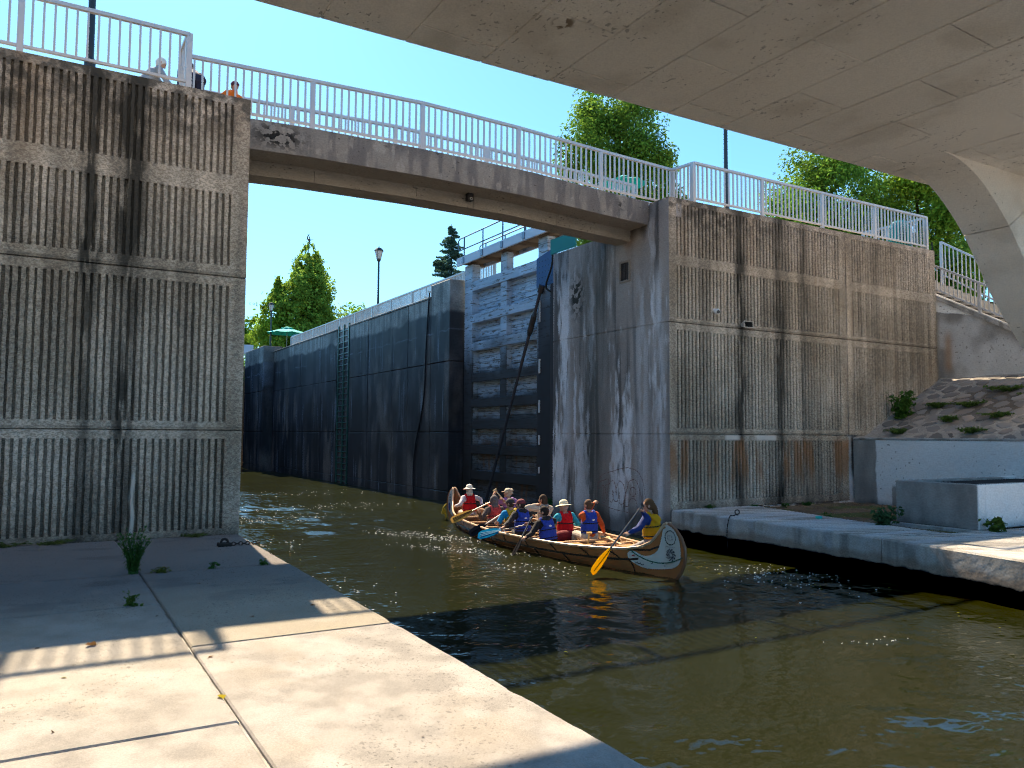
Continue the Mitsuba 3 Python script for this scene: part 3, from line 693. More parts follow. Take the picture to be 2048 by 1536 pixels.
railing(t, (RX[0], 14.66), (RX[-1], 14.66), [(x - RX[0]) / (RX[-1] - RX[0]) for x in RX], lambda s: 8.60 + 0.02 * s, lambda s: 7.70, const(7.58), nbal=15)
railing(t, (13.86, 14.72), (13.82, 15.38), [0.0, 1.0], lambda s: 8.60 + 0.02 * s, const(7.70), const(7.55), nbal=4)
railing(t, (23.62, 14.72), (23.62, 16.9), [0.0, 1.0], const(8.62), const(7.70), const(7.55), nbal=14)
t = thing('railing', 'grey metal railing receding along the top of the black chamber wall', 'railing')
railing(t, (14.5, 26.0), (14.5, 54.5), [k / 11 for k in range(12)], const(8.30), const(7.32), const(7.08), nbal=19, pw=0.10)

# ================================================================ OVERPASS
ov = thing('overpass', 'broad concrete overpass whose underside fills the top right, with a curved leg', 'bridge')
m = MB(); m.box(-12, 40, 2.6, 10.25, 7.318, 8.35); m.build(ov, 'overpass_concrete')
m = MB(); m.box(-12, 40, 10.26, 10.6, 7.62, 9.3); m.box(-12, 40, 2.25, 2.59, 7.62, 9.3); m.build(part(ov, 'parapet'), 'overpass_concrete')
k = 0
x = 4.22 - 1.216 * 10
while x < 27:
    ph = 9.72 if k % 2 == 0 else 8.47
    ph += rng.normal(0, 0.05)
    ys = [2.6] + [ph - 2.5 * j for j in range(6, -1, -1) if 3.0 < ph - 2.5 * j] + [10.25]
    for y0, y1 in zip(ys[:-1], ys[1:]):
        zz = 7.30 + rng.normal(0, 0.003)
        mm = MB(); gp = 0.0115
        sk = 0.055
        v = [(x + gp, y0 + gp, zz), (x + 1.216 - gp, y0 + gp + sk * (y0 > 2.7), zz), (x + 1.216 - gp, y1 - gp + sk * (y1 < 10.2), zz), (x + gp, y1 - gp, zz)]
        v += [(a, c, 7.322) for a, c, _ in v]
        mm.add(v, [[3, 2, 1, 0], [0, 1, 5, 4], [1, 2, 6, 5], [2, 3, 7, 6], [3, 0, 4, 7]])
        mm.build(part(ov, 'soffit_panel'), 'overpass_concrete')
    x += 1.216; k += 1
LC = spl([(14.55, 7.31), (15.25, 7.265), (15.75, 7.13), (16.25, 6.87), (16.72, 6.52), (17.12, 6.16), (17.5, 5.72), (18.08, 5.0), (19.04, 4.1), (20.3, 2.9), (21.9, 1.4)], 4)
def leg(mirror, nm='leg'):
    def mp(p): return p if not mirror else np.column_stack([5.5 - (p[:, 0] - 5.5), p[:, 1]])
    lo = LC[LC[:, 0] <= 17.2]; up = LC[LC[:, 0] > 17.215]
    for pts, back, name in ((lo, [(18.9, 7.31)], 'leg_head'), (up, [(23.9, 1.4), (18.9, 7.31)], nm)):
        pts = pts if name == 'leg_head' else np.vstack([lo[-1] + (0.012, -0.012), up])
        poly = np.vstack([pts, np.array(back)])
        poly = mp(poly)
        m = MB(); m.prism(poly.tolist(), 1, 8.85, 9.8); m.build(part(ov, name), 'overpass_concrete')
leg(False); leg(True)

# ================================================================ LOCK GATE (open, lying in its recess)
gt = thing('lock_gate', 'tall open timber lock gate with peeling pale blue paint and black wet lower beams', 'lock gate')
GX = 13.53
m = MB(); m.box(13.86, 13.95, 20.2, 26.6, -1.6, 7.35); m.build(gt, 'gate_timber')
beams = [(7.03, 7.38), (5.83, 6.15), (4.80, 5.12), (3.66, 3.98), (2.73, 3.05), (1.95, 2.27), (1.06, 1.38), (0.14, 0.47), (-0.85, -0.5)]
zs = sorted(beams)
for (a0, a1), (b0, b1) in zip(zs[:-1], zs[1:]):
    n = max(3, int(round((b0 - a1) / 0.19)))
    for y0, y1 in ((21.45, 23.5), (23.92, 25.94)):
        for q in range(n):
            h = (b0 - a1) / n
            o = abs(rng.normal(0, 0.008))
            m = MB(); m.box(13.79 + o, 13.86, y0 - 0.02, y1 + 0.02, a1 + q * h + 0.006, a1 + (q + 1) * h - 0.006, bev=0.006)
            m.build(part(gt, 'plank'), 'gate_timber')
for z0, z1 in beams:
    m = MB(); m.box(GX + abs(rng.normal(0, 0.008)), 13.84, 21.42, 25.97, z0, z1, bev=0.012); m.build(part(gt, 'beam'), 'gate_timber')
for y0, y1, top, nm, x0 in ((25.95, 26.55, 8.05, 'stile', GX - 0.012), (23.5, 23.92, 8.05, 'stile', GX + 0.045), (20.66, 21.44, 6.42, 'stile', GX - 0.02)):
    m = MB(); m.box(x0, 13.845, y0, y1, -1.6, top, bev=0.012); m.build(part(gt, nm), 'gate_timber')
m = MB(); m.box(GX + 0.02, 13.845, 20.9, 21.44, 7.38, 8.05, bev=0.01); m.build(part(gt, 'stile'), 'gate_timber')
m = MB(); m.box(GX - 0.05, 13.9, 20.15, 20.64, -1.6, 6.6, (0.035, 0.033, 0.034), bev=0.02); m.build(part(gt, 'heel_post'), 'vc')
for k, (z0, z1) in enumerate(((6.02, 4.98), (4.15, 3.35), (2.85, 2.1), (1.75, 1.1), (0.75, 0.2))):
    m = MB(); m.box(GX - 0.045, GX - 0.02, 21.22, 21.3, z1 + 0.35, z0, (0.42, 0.44, 0.45)); m.build(part(gt, 'pale_strip'), 'vc')
pl = part(gt, 'bracket_plate')
m = MB(); m.prism([(20.3, 6.45), (21.42, 6.45), (21.42, 7.38), (20.45, 7.55), (20.3, 7.45)], 0, GX - 0.055, GX - 0.022, (0.05, 0.11, 0.22)); m.build(pl, 'vc')
labels[pl] = {'label': 'dark blue bolted steel plate at the top hinge corner'}
m = MB()
for yy in np.linspace(20.55, 21.25, 5):
    for z in np.linspace(6.55, 7.25, 5):
        m.tube([(GX - 0.054, yy, z), (GX - 0.07, yy, z)], 0.022, 6, (0.03, 0.06, 0.12))
m.build(f'{pl}__bolts', 'vc_gloss')
m = MB(); m.tube(spl([(13.38, 20.35, 7.3), (13.38, 20.42, 6.9), (13.4, 20.7, 6.3), (13.42, 20.55, 6.2)], 6), 0.03, 6, (0.015, 0.015, 0.015)); m.build(part(gt, 'hydraulic_hose'), 'vc')
rd = part(gt, 'tie_rod')
a, c = np.array([13.40, 20.98, 6.45]), np.array([13.40, 24.72, -0.9])
m = MB(); m.tube([a, c], 0.052, 8, (0.03, 0.033, 0.045)); m.build(rd, 'vc_gloss')
m = MB(); d = (c - a)
m.tube([a + d * 0.0, a + d * 0.03], 0.10, 8, (0.02, 0.02, 0.024)); m.tube([a + d * 0.11, a + d * 0.125, a + d * 0.19, a + d * 0.205], [0.06, 0.095, 0.095, 0.06], 8, (0.018, 0.018, 0.02)); m.build(f'{rd}__turnbuckle', 'vc_gloss')
wb = part(gt, 'walkway')
m = MB(); m.box(13.3, 14.15, 20.2, 26.6, 8.16, 8.30, (0.17, 0.135, 0.10)); m.build(wb, 'vc')
m = MB(); m.box(13.22, 13.297, 20.0, 26.66, 8.04, 8.34, (0.50, 0.56, 0.62)); m.box(14.153, 14.21, 20.0, 26.66, 8.04, 8.34, (0.50, 0.56, 0.62)); m.build(f'{wb}__fascia', 'vc')
for y in (21.2, 22.4, 23.7, 25.0, 26.2):
    m = MB(); m.box(13.3, 14.15, y - 0.06, y + 0.06, 8.04, 8.158, (0.15, 0.12, 0.09)); m.build(fresh(f'{wb}__joist'), 'vc')
gr = thing('railing', 'thin dark blue pipe handrails on the lock gate walkway', 'railing')
HC = (0.05, 0.085, 0.13)
for xr, nm in ((13.27, 'handrail'), (14.18, 'handrail')):
    o = 0.0 if xr < 14 else 0.1
    pts = [(xr, 26.5, 8.62 - o), (xr, 26.62, 8.72 - o), (xr, 26.62, 9.0 - o), (xr, 26.5, 9.06 - o), (xr, 20.0, 9.06 - o)]
    m = MB(); m.tube(pts, 0.022, 7, HC); m.tube([(xr, 26.5, 8.62 - o), (xr, 20.0, 8.62 - o)], 0.02, 7, HC); m.build(part(gr, nm), 'vc_gloss')
    for y in (26.1, 24.65, 23.23, 21.8, 20.4):
        m = MB(); m.tube([(xr - 0.02, y, 8.1), (xr - 0.02, y, 9.06 - o)], 0.026, 7, HC); m.box(xr - 0.09, xr - 0.05, y - 0.07, y + 0.07, 8.08, 8.3, (0.12, 0.18, 0.26)); m.build(part(gr, 'post'), 'vc_gloss')

# ================================================================ RIGHT BANK: wall, planter, stone slope, stairs
ww = thing('retaining_wall', 'low white-painted retaining wall at the foot of the stone slope', 'wall')
m = MB(); m.box(19.72, 20.0, -12, 14.57, -0.6, 1.68, bev=0.012); m.build(ww, 'painted_concrete')
m = MB(); m.box(19.70, 20.03, -12, 14.565, 1.683, 1.745, bev=0.015); m.build(part(ww, 'coping'), 'quay_concrete')
pb = thing('concrete_planter', 'grey box planter with a white-painted front on the right quay', 'planter')
for a in ((15.45, 15.68, 8.7, 10.42), (15.683, 19.71, 8.7, 8.9), (15.683, 19.71, 10.2, 10.418)):
    m = MB(); m.box(*a[:4], 0.0, 0.86, bev=0.012); m.build(part(pb, 'side'), 'painted_concrete')
m = MB(); m.box(15.68, 19.7, 8.9, 10.2, -0.1, 0.76); m.build(part(pb, 'soil_fill'), 'soil')
m = MB(); m.box(15.36, 15.7, 8.62, 10.5, -0.2, -0.003, bev=0.01); m.build(part(pb, 'footing'), 'quay_concrete')
m = MB()
for k in range(34):
    m.box(15.75 + k * 0.115, 15.80 + k * 0.115, 8.93, 10.17, 0.79, 0.815, (0.03, 0.03, 0.032))
m.build(part(pb, 'grating'), 'vc')
em = structure('embankment')
def slope_z(x): return 1.66 + (x - 19.95) * 0.475
m = MB(); gx, gy = np.meshgrid(np.linspace(19.9, 23.99, 24), np.linspace(-8, 14.57, 80), indexing='ij')
m.grid(np.stack([gx, gy, slope_z(gx) + 0.05 * (meshkit.noise(np.stack([gx * 2, gy * 2, gx * 0], -1), 9) - 0.5)], -1)); m.build(em, 'mortar', smooth=True)
from scipy.spatial import Voronoi
from shapely.geometry import Polygon, box as sbox
pts = []
for i in range(12):
    for j in range(22):
        pts.append((20.0 + (i + 0.5) * 0.36 + rng.normal(0, 0.07), 4.6 + (j + 0.5 * (i % 2)) * 0.46 + rng.normal(0, 0.09)))
pts = np.array(pts); vor = Voronoi(pts)
area = sbox(20.05, 4.6, 23.93, 14.52)
for ri in vor.point_region:
    reg = vor.regions[ri]
    if -1 in reg or not reg: continue
    pg = Polygon(vor.vertices[reg]).intersection(area)
    if pg.area < 0.03: continue
    pg = pg.buffer(-0.055).buffer(-0.03).buffer(0.03)
    if pg.is_empty or pg.geom_type != 'Polygon' or pg.area < 0.02: continue
    o = np.array(pg.simplify(0.012).exterior.coords)[:-1]
    c0 = np.array(pg.centroid.coords[0])
    if not pg.exterior.is_ccw: pass
    h = rng.uniform(0.012, 0.034); tl = rng.normal(0, 0.03, 2)
    rings = []
    for s, hh in ((1.0, -0.05), (0.97, 0.55 * h), (0.8, h)):
        q = c0 + (o - c0) * s
        rings.append(np.column_stack([q, slope_z(q[:, 0]) + hh + (q - c0) @ tl * (hh > 0)]))
    k = len(o); v = np.vstack(rings + [[[*c0, slope_z(c0[0]) + h * 1.12]]])
    f = []
    for lv in (0, 1):
        for j in range(k):
            j2 = (j + 1) % k
            f += [[lv * k + j, lv * k + j2, lv * k + k + j2], [lv * k + j, lv * k + k + j2, lv * k + k + j]]
    for j in range(k): f.append([2 * k + j, 2 * k + (j + 1) % k, 3 * k])
    col = np.array([(0.23, 0.205, 0.18), (0.19, 0.175, 0.16), (0.15, 0.138, 0.128), (0.24, 0.20, 0.17), (0.12, 0.11, 0.10)][rng.integers(5)]) * rng.uniform(0.75, 1.15)
    m = MB(); f = np.array(f)
    if Polygon(o).exterior.is_ccw is False: f = f[:, ::-1]
    m.add(v, f, col); m.build(part(em, 'stone'), 'vc', smooth=40)

sw = thing('stair_wall', 'grey stair side wall with a curved white-painted top band above the stone slope', 'wall')
def stair_z(y): return 6.12 - (14.716 - y) * 0.555
m = MB()
prof = [(14.9, 3.2), (14.9, stair_z(14.9) - 0.02)] + [(y, stair_z(y) - 0.02) for y in np.linspace(14.5, 10.2, 9)] + [(10.2, 3.2)]
m.prism(prof, 0, 24.0, 24.35); m.build(sw, 'painted_concrete')
m = MB(); m.prism([(15.0, stair_z(15.0) - 0.015), (15.0, stair_z(15.0) + 0.13), (10.1, stair_z(10.1) + 0.13), (10.1, stair_z(10.1) - 0.015)], 0, 23.93, 24.32); m.build(part(sw, 'stringer'), 'quay_concrete')
m = MB(); m.box(23.985, 24.36, 10.18, 11.9, 3.2, 4.35); m.build(part(sw, 'pilaster'), 'quay_concrete')
st = thing('staircase', 'concrete steps coming down to the right beside the ribbed pier', 'stairs')
m = MB(); m.prism([(17.4, 3.0), (17.4, 7.15), (17.25, 7.15), (10.2, 3.3), (10.2, 3.0)], 0, 24.36, 26.75, (0.035, 0.032, 0.03)); m.build(st, 'vc')  # core coloured near-black so the gaps between treads read as shade
k = 0
y = 17.2
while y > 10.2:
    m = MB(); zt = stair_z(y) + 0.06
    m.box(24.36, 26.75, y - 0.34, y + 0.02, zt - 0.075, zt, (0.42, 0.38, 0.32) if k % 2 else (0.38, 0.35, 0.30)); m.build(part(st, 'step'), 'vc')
    m = MB(); m.box(24.365, 26.745, y - 0.315, y - 0.285, zt - 0.168, zt - 0.077, (0.085, 0.078, 0.07)); m.build(part(st, 'riser_shade'), 'vc')  # dark plates added to paint the shadow gap under each tread
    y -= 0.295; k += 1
for xr, lab, y0, y1, off in ((24.12, 'grey metal railing sloping down the near side of the stairs', 15.2, 10.3, 1.0), (26.55, 'grey metal railing on the far side of the stairs, rising behind the near one', 15.98, 10.4, 1.12)):
    t = thing('railing', lab, 'railing')
    L = y0 - y1
    ps = [0, (y0 - 13.38) / L, (y0 - 11.4) / L, 1] if xr < 25 else [0, (y0 - 14.0) / L, (y0 - 12.2) / L, 1]
    if xr < 25:
        railing(t, (xr, y0), (xr, y1), ps, lambda s: stair_z(y0 - s * L) + off + 0.03, lambda s: stair_z(y0 - s * L) + 0.28, lambda s: stair_z(y0 - s * L) + 0.1, nbal=13, bw=0.03, pw=0.09)
    else:
        hz = lambda s: 8.50 - 0.70 * (s * L) if s * L < 1.4 else 7.52 - 0.58 * (s * L - 1.4)
        railing(t, (xr, y0), (xr, y1), ps, hz, lambda s: hz(s) - 1.12, lambda s: hz(s) - 1.5, nbal=13, bw=0.03, pw=0.09)

# ================================================================ FITTINGS ON THE RIGHT PIER
cm = thing('security_camera', 'white dome security camera on the ribbed right pier', 'security camera')
m = MB(); m.mesh(trimesh.creation.icosphere(2, 0.075).apply_translation((14.44, 14.47, 4.86)), (0.62, 0.62, 0.6)); m.tube([(14.44, 14.6, 4.9), (14.44, 14.5, 4.88)], 0.06, 10, (0.6, 0.6, 0.58)); m.build(cm, 'vc_gloss', smooth=False)
m = MB(); m.tube([(14.41, 14.40, 4.845), (14.425, 14.44, 4.85)], 0.042, 12, (0.02, 0.02, 0.022)); m.build(part(cm, 'lens'), 'vc_gloss')
hs = thing('horn_speaker', 'small grey rectangular horn loudspeaker below the dome camera on the right pier', 'loudspeaker')
m = MB(); ho = lambda w, h, y: [(15.42 - w, y, 4.60 - h), (15.42 + w, y, 4.60 - h), (15.42 + w, y, 4.60 + h), (15.42 - w, y, 4.60 + h)]
A, B, C_ = ho(0.17, 0.085, 14.36), ho(0.145, 0.065, 14.36), ho(0.05, 0.03, 14.53)
m.add(A + B, [[0, 1, 5, 4], [1, 2, 6, 5], [2, 3, 7, 6], [3, 0, 4, 7]], (0.42, 0.4, 0.36)); m.add(A + ho(0.06, 0.04, 14.57), [[1, 0, 4, 5], [2, 1, 5, 6], [3, 2, 6, 7], [0, 3, 7, 4]], (0.33, 0.32, 0.29)); m.build(hs, 'vc')
m = MB(); m.add(B + C_, [[0, 1, 5, 4], [1, 2, 6, 5], [2, 3, 7, 6], [3, 0, 4, 7], [4, 5, 6, 7]], (0.025, 0.024, 0.022)); m.build(part(hs, 'mouth'), 'vc')
m = MB(); m.mesh(trimesh.creation.icosphere(1, 0.02).apply_translation((15.42, 14.50, 4.60)), (0.5, 0.5, 0.48)); m.build(part(hs, 'driver'), 'vc')

# ================================================================ UPPER TERRACE THINGS
def lamp(key, x, y, zb, zt, r):
    m = MB(); m.tube([(x, y, zb), (x, y, zb + 0.6), (x, y, zb + 0.65), (x, y, zt - 0.75)], [r * 1.5, r * 1.5, r, r * 0.8], 12, (0.012, 0.016, 0.018)); m.build(part(key, 'pole'), 'vc_gloss')
    ln = part(key, 'lantern')
    m = MB()
    m.tube([(x, y, zt - 0.78), (x, y, zt - 0.72), (x, y, zt - 0.64)], [0.06, 0.11, 0.12], 8, (0.012, 0.014, 0.016))
    m.tube([(x, y, zt - 0.22), (x, y, zt - 0.18), (x, y, zt - 0.06), (x, y, zt - 0.03), (x, y, zt + 0.06)], [0.26, 0.25, 0.14, 0.03, 0.012], 8, (0.012, 0.014, 0.016))
    for k in range(4):
        g = math.pi / 4 + k * math.pi / 2
        m.tube([(x + 0.12 * math.cos(g), y + 0.12 * math.sin(g), zt - 0.64), (x + 0.22 * math.cos(g), y + 0.22 * math.sin(g), zt - 0.21)], 0.014, 5, (0.012, 0.014, 0.016))
    m.build(ln, 'vc_gloss')
    m = MB(); m.tube([(x, y, zt - 0.64), (x, y, zt - 0.22)], [0.115, 0.215], 8, (0.55, 0.53, 0.5)); m.build(f'{ln}__diffuser', 'vc_gloss')
for lab, x, y, zb, zt, r in (('tall black lantern street lamp behind the chamber wall railing', 15.2, 40.0, 7.1, 11.72, 0.06), ('smaller lantern lamp beside the columnar trees at the far end of the lock', 15.05, 62.6, 7.1, 11.9, 0.075),
                             ('dark lamp pole behind the right pier railing, its head hidden by the overpass', 16.35, 16.0, 7.55, 12.6, 0.062), ('dark lamp pole behind the left pier railing, running out of the top of the picture', 0.49, 15.6, 7.7, 12.4, 0.062)):
    lamp(thing('street_lamp', lab, 'street lamp'), x, y, zb, zt, r)

def parasol(key, x, y, zb, zt, r, col):
    m = MB(); m.tube([(x, y, zb), (x, y, zt - 0.05)], 0.022, 8, (0.3, 0.3, 0.28)); m.build(part(key, 'pole'), 'vc_metal')
    n, cz = 8, zt
    for k in range(n):
        a0, a1 = 2 * math.pi * k / n, 2 * math.pi * (k + 1) / n
        P = np.zeros((5, 5, 3))
        for i, s in enumerate(np.linspace(0.06, 1, 5)):
            for j, u in enumerate(np.linspace(0, 1, 5)):
                a = np.array([math.cos(a0), math.sin(a0)]) * (1 - u) + np.array([math.cos(a1), math.sin(a1)]) * u
                z = cz - 0.10 - 0.34 * r * (0.72 * s + 0.1 * s * s) - 0.035 * r * s * math.sin(math.pi * u)
                P[i, j] = (x + a[0] * s * r, y + a[1] * s * r, z)
        m = MB(); m.grid(P, np.array(col) * (1.0 + 0.08 * (k % 2))); m.build(part(key, 'canopy_panel'), 'vc_cloth', smooth=True)
    m = MB(); m.tube([(x, y, cz - 0.13), (x, y, cz - 0.02)], [0.3 * r, 0.02], 8, np.array(col) * 1.1); m.build(part(key, 'vent_cap'), 'vc_cloth')
TE = (0.01, 0.42, 0.38)
parasol(thing('parasol', 'open teal parasol by the far columnar trees', 'parasol'), 16.2, 62.2, 7.1, 10.05, 1.55, TE)
parasol(thing('parasol', 'teal parasol seen through the footbridge railing under the big maple', 'parasol'), 16.35, 20.6, 7.1, 10.42, 0.78, TE)
mq = thing('marquee', 'navy blue tent roof with teal sides behind the far railing', 'tent')
m = MB(); m.box(17.2, 20.2, 57.2, 60.2, 7.1, 8.4, (0.03, 0.16, 0.17)); m.build(part(mq, 'side'), 'vc_cloth')
m = MB(); v = [(17.1, 57.1, 8.4), (20.3, 57.1, 8.4), (20.3, 60.3, 8.4), (17.1, 60.3, 8.4), (18.7, 58.7, 10.0)]; m.add(v, [[0, 1, 4], [1, 2, 4], [2, 3, 4], [3, 0, 4]], (0.02, 0.03, 0.09)); m.build(part(mq, 'roof'), 'vc_cloth')
ht = thing('information_hut', 'small pale blue hut between the parasol and the far railing', 'hut')
m = MB(); m.box(15.0, 15.9, 54.9, 55.8, 7.1, 8.5, (0.3, 0.48, 0.56)); m.build(ht, 'vc')
m = MB(); m.box(14.9, 16.0, 54.8, 55.9, 8.5, 8.6, (0.10, 0.25, 0.28)); m.build(part(ht, 'roof'), 'vc')
m = MB(); m.box(15.1, 15.5, 54.885, 54.905, 7.5, 8.3, (0.12, 0.25, 0.3)); m.build(part(ht, 'door'), 'vc')
bn = thing('litter_bin', 'teal slatted litter bin behind the right pier railing', 'litter bin')
m = MB(); m.tube([(23.05, 15.2, 7.56), (23.05, 15.2, 7.62), (23.05, 15.2, 8.25)], [0.27, 0.29, 0.29], 20, (0.008, 0.05, 0.055)); m.build(bn, 'vc')
for k in range(24):
    g = 2 * math.pi * k / 24
    m = MB(); p = np.array([23.05 + 0.315 * math.cos(g), 15.2 + 0.315 * math.sin(g)]); tdir = np.array([-math.sin(g), math.cos(g)])
    m.bar((*p, 7.58), (*p, 8.28), 0.055, 0.02, (math.cos(g), math.sin(g), 0), (0.012, 0.16, 0.155)); m.build(part(bn, 'slat'), 'vc_gloss')
m = MB(); m.tube([(23.05, 15.2, 8.27), (23.05, 15.2, 8.31), (23.05, 15.2, 8.32), (23.05, 15.2, 8.46), (23.05, 15.2, 8.53), (23.05, 15.2, 8.56)], [0.335, 0.335, 0.28, 0.27, 0.2, 0.05], 24, (0.012, 0.15, 0.17)); m.build(part(bn, 'lid'), 'vc_gloss', smooth=40)
wt = thing('patio_table', 'white slatted table and bench under the teal parasol behind the footbridge', 'table')
m = MB(); m.box(15.2, 16.6, 19.0, 20.1, 8.5, 8.56, (0.5, 0.5, 0.5), bev=0.01); m.build(part(wt, 'top'), 'vc')
for s in (15.35, 16.45):
    for q in ((19.1, 19.95), (19.95, 19.1)):
        m = MB(); m.bar((s, q[0], 7.12), (s, q[1], 8.5), 0.07, 0.07, col=(0.5, 0.5, 0.5)); m.build(part(wt, 'leg'), 'vc')
cv = thing('storage_bin', 'white rounded storage bin between the teal parasol and the right pier', 'storage bin')
m = MB(); m.prism([(14.15, 7.1), (16.1, 7.1), (16.1, 8.0), (15.75, 8.42), (15.55, 8.47), (14.15, 8.47)], 1, 17.6, 18.6, (0.62, 0.64, 0.68)); m.build(cv, 'vc_gloss', smooth=50)
m = MB(); m.box(14.12, 15.6, 17.57, 18.63, 8.47, 8.5, (0.6, 0.62, 0.66)); m.build(part(cv, 'lid'), 'vc_gloss')

# ================================================================ TREES AND PLANTS
def leaves(mb, C, N, size, col, r, fold=0.25):
    """One bent diamond per leaf: centres C (n,3), normals N, edge sizes."""
    n = len(C)
    N = N / (np.linalg.norm(N, axis=1, keepdims=True) + 1e-9)
    ref = r.normal(size=(n, 3)); A = np.cross(N, ref); A /= np.linalg.norm(A, axis=1, keepdims=True) + 1e-9
    B = np.cross(N, A); s = size[:, None]
    v = np.stack([C - A * s * 0.62, C + B * s * 0.36 + N * s * fold * 0.5, C + A * s * 0.62, C - B * s * 0.36 + N * s * fold * 0.5], 1).reshape(-1, 3)
    i = np.arange(n)[:, None] * 4
    f = np.concatenate([i + [0, 2, 1], i + [0, 3, 2]])
    mb.add(v, f, np.repeat(col, 4, 0))

def clump_tree(key, base, cen, rad, n, size, col, seed, trunk_r=0.25, nclump=46, limb=True, shape='round', dens=0.34, trunk_col=(0.035, 0.028, 0.022)):
    r = np.random.default_rng(seed)
    base, cen, rad = np.array(base, float), np.array(cen, float), np.array(rad, float)
    cl = []
    while len(cl) < nclump:
        d = r.normal(size=3); d /= np.linalg.norm(d)
        q = d * r.random() ** 0.42
        if shape == 'column':
            h = r.random() ** 0.85; w = np.interp(h, [0, 0.12, 0.35, 0.7, 0.9, 1], [0.55, 0.95, 1.0, 0.66, 0.3, 0.06])
            a = r.random() * 6.283; rr = math.sqrt(r.random()) * w
            q = np.array([rr * math.cos(a), rr * math.sin(a), 2 * h - 1])
        elif shape == 'maple':
            if q[2] < -0.75: continue
            q[:2] *= np.interp(q[2], [-1, -0.3, 0.3, 1], [0.75, 1.0, 0.92, 0.6])
        cl.append(q)
    cl = np.array(cl); cw = cen + cl * rad
    m = MB()
    top = cen + np.array([0, 0, rad[2] * (0.75 if shape != 'column' else 0.9)])
    tp = [base, base * 0.5 + cen * 0.5 + r.normal(0, 0.12, 3), cen + r.normal(0, 0.15, 3), top]
    m.tube(spl(tp, 5), np.linspace(trunk_r, 0.03, 20), 8, trunk_col)
    if limb:
        tz = np.array(spl(tp, 5))
        for c in cw[:: 2]:
            k = np.argmin(np.abs(tz[:, 2] - (c[2] - 0.3 * np.linalg.norm((c - cen)[:2])))); a = tz[k]
            mid = (a + c) / 2 + r.normal(0, 0.12, 3) + [0, 0, -0.15]
            m.tube(spl([a, mid, c], 3), np.linspace(trunk_r * 0.28, 0.015, 9), 5, trunk_col, cap=False)
    m.build(part(key, 'trunk'), 'vc')
    if shape == 'column':
        h = np.r_[r.random(n * 3) ** 0.9]; w = np.interp(h, [0, 0.1, 0.3, 0.6, 0.85, 1], [0.6, 0.92, 1.0, 0.66, 0.27, 0.02])
        a = r.random(n * 3) * 6.283
        lump = 0.42 + 1.05 * meshkit.noise(np.stack([np.cos(a) * 2.0 + seed, np.sin(a) * 2.0, h * 10 + 0.6 * np.cos(a)], -1), 3) * (0.75 + 0.5 * meshkit.noise(np.stack([np.cos(a) * 5 + seed, np.sin(a) * 5, h * 26], -1), 4))
        rr = r.random(n * 3) ** 0.4 * w * lump
        keep = r.random(n * 3) < np.clip(w, 0.1, 1)
        P = cen + np.stack([rr * np.cos(a), rr * np.sin(a), 2 * h - 1], -1) * rad
        P[:, 2] += 0.75 * rr * rad[0] * (0.3 + 0.7 * r.random(n * 3))
        hole = meshkit.noise(P * [1.5, 1.5, 1.0] + seed, 8)
        keep &= hole > 0.40
        P, a, hole = P[keep][:n], a[keep][:n], hole[keep][:n]
        tone = 0.55 + 1.0 * meshkit.noise(P * 1.3 + 40, 6)[:, None] + 0.25 * r.normal(size=(len(P), 1)).clip(-1, 1)
        m = MB(); leaves(m, P, np.stack([np.cos(a), np.sin(a), 0.6 + 0 * a], -1) * 0.8 + r.normal(size=(len(P), 3)) * 0.6, size * r.uniform(0.6, 1.25, len(P)), np.clip(np.array(col) * tone * [1.1, 1, 1], 0.004, 0.5), r)
        m.build(part(key, 'crown'), 'vc_leaf')
        return
    per = r.multinomial(n, np.full(nclump, 1 / nclump))
    m = MB(); cr = dens * (rad if shape != 'column' else np.array([rad[0], rad[1], rad[2] * 0.42]))
    for c, q, k in zip(cw, cl, per):
        d = r.normal(size=(k, 3)); d /= np.linalg.norm(d, axis=1, keepdims=True)
        f = r.random((k, 1)) ** 0.45
        sc = cr * r.uniform(0.7, 1.25) * (1.0 if shape != 'column' else np.array([1, 1, 1.4]) * np.interp(q[2], [-1, 0.0, 0.6, 1.0], [1.0, 1.0, 0.6, 0.25]))
        P = c + d * f * sc * np.array([1, 1, 0.72])
        P[:, 2] += 0.12 * np.sin(P[:, 0] * 5) * cr[2]
        N = d * 0.7 + r.normal(size=(k, 3)) * 0.5 + np.array([0, 0, 0.55])
        tone = r.uniform(0.72, 1.25) * (1 + 0.35 * r.normal(size=(k, 1)).clip(-1, 1))
        cc = np.array(col) * tone * (1 + np.array([0.35, 0.12, 0]) * r.random((k, 1)) * (r.random() < 0.5))
        leaves(m, P, N, size * r.uniform(0.6, 1.25, k), np.clip(cc, 0.004, 0.4), r)
    m.build(part(key, 'crown'), 'vc_leaf')

G1, G2, G3 = (0.19, 0.33, 0.05), (0.125, 0.245, 0.036), (0.17, 0.31, 0.036)
k = thing('columnar_tree', 'tall tapering leafy tree with twin tips at the far end of the lock', 'tree'); clump_tree(k, (19.5, 68, 7), (19.4, 68, 12.7), (2.9, 2.9, 6.4), 17000, 0.26, G1, 21, 0.22, 90, True, 'column', 0.36)
m0 = MB(); 
k = thing('columnar_tree', 'shorter bright green tree leaning against the left of the tall tapering one', 'tree'); clump_tree(k, (16.9, 68.6, 7), (17.0, 68.6, 10.7), (2.1, 2.1, 4.4), 9000, 0.26, G3, 22, 0.15, 46, True, 'column', 0.42)
k = thing('columnar_tree', 'slim leafy second stem rising close behind the tall tapering tree', 'tree'); clump_tree(k, (21.2, 70, 7), (20.7, 70, 12.0), (2.3, 2.3, 6.2), 9000, 0.26, G1, 24, 0.18, 50, True, 'column', 0.42)
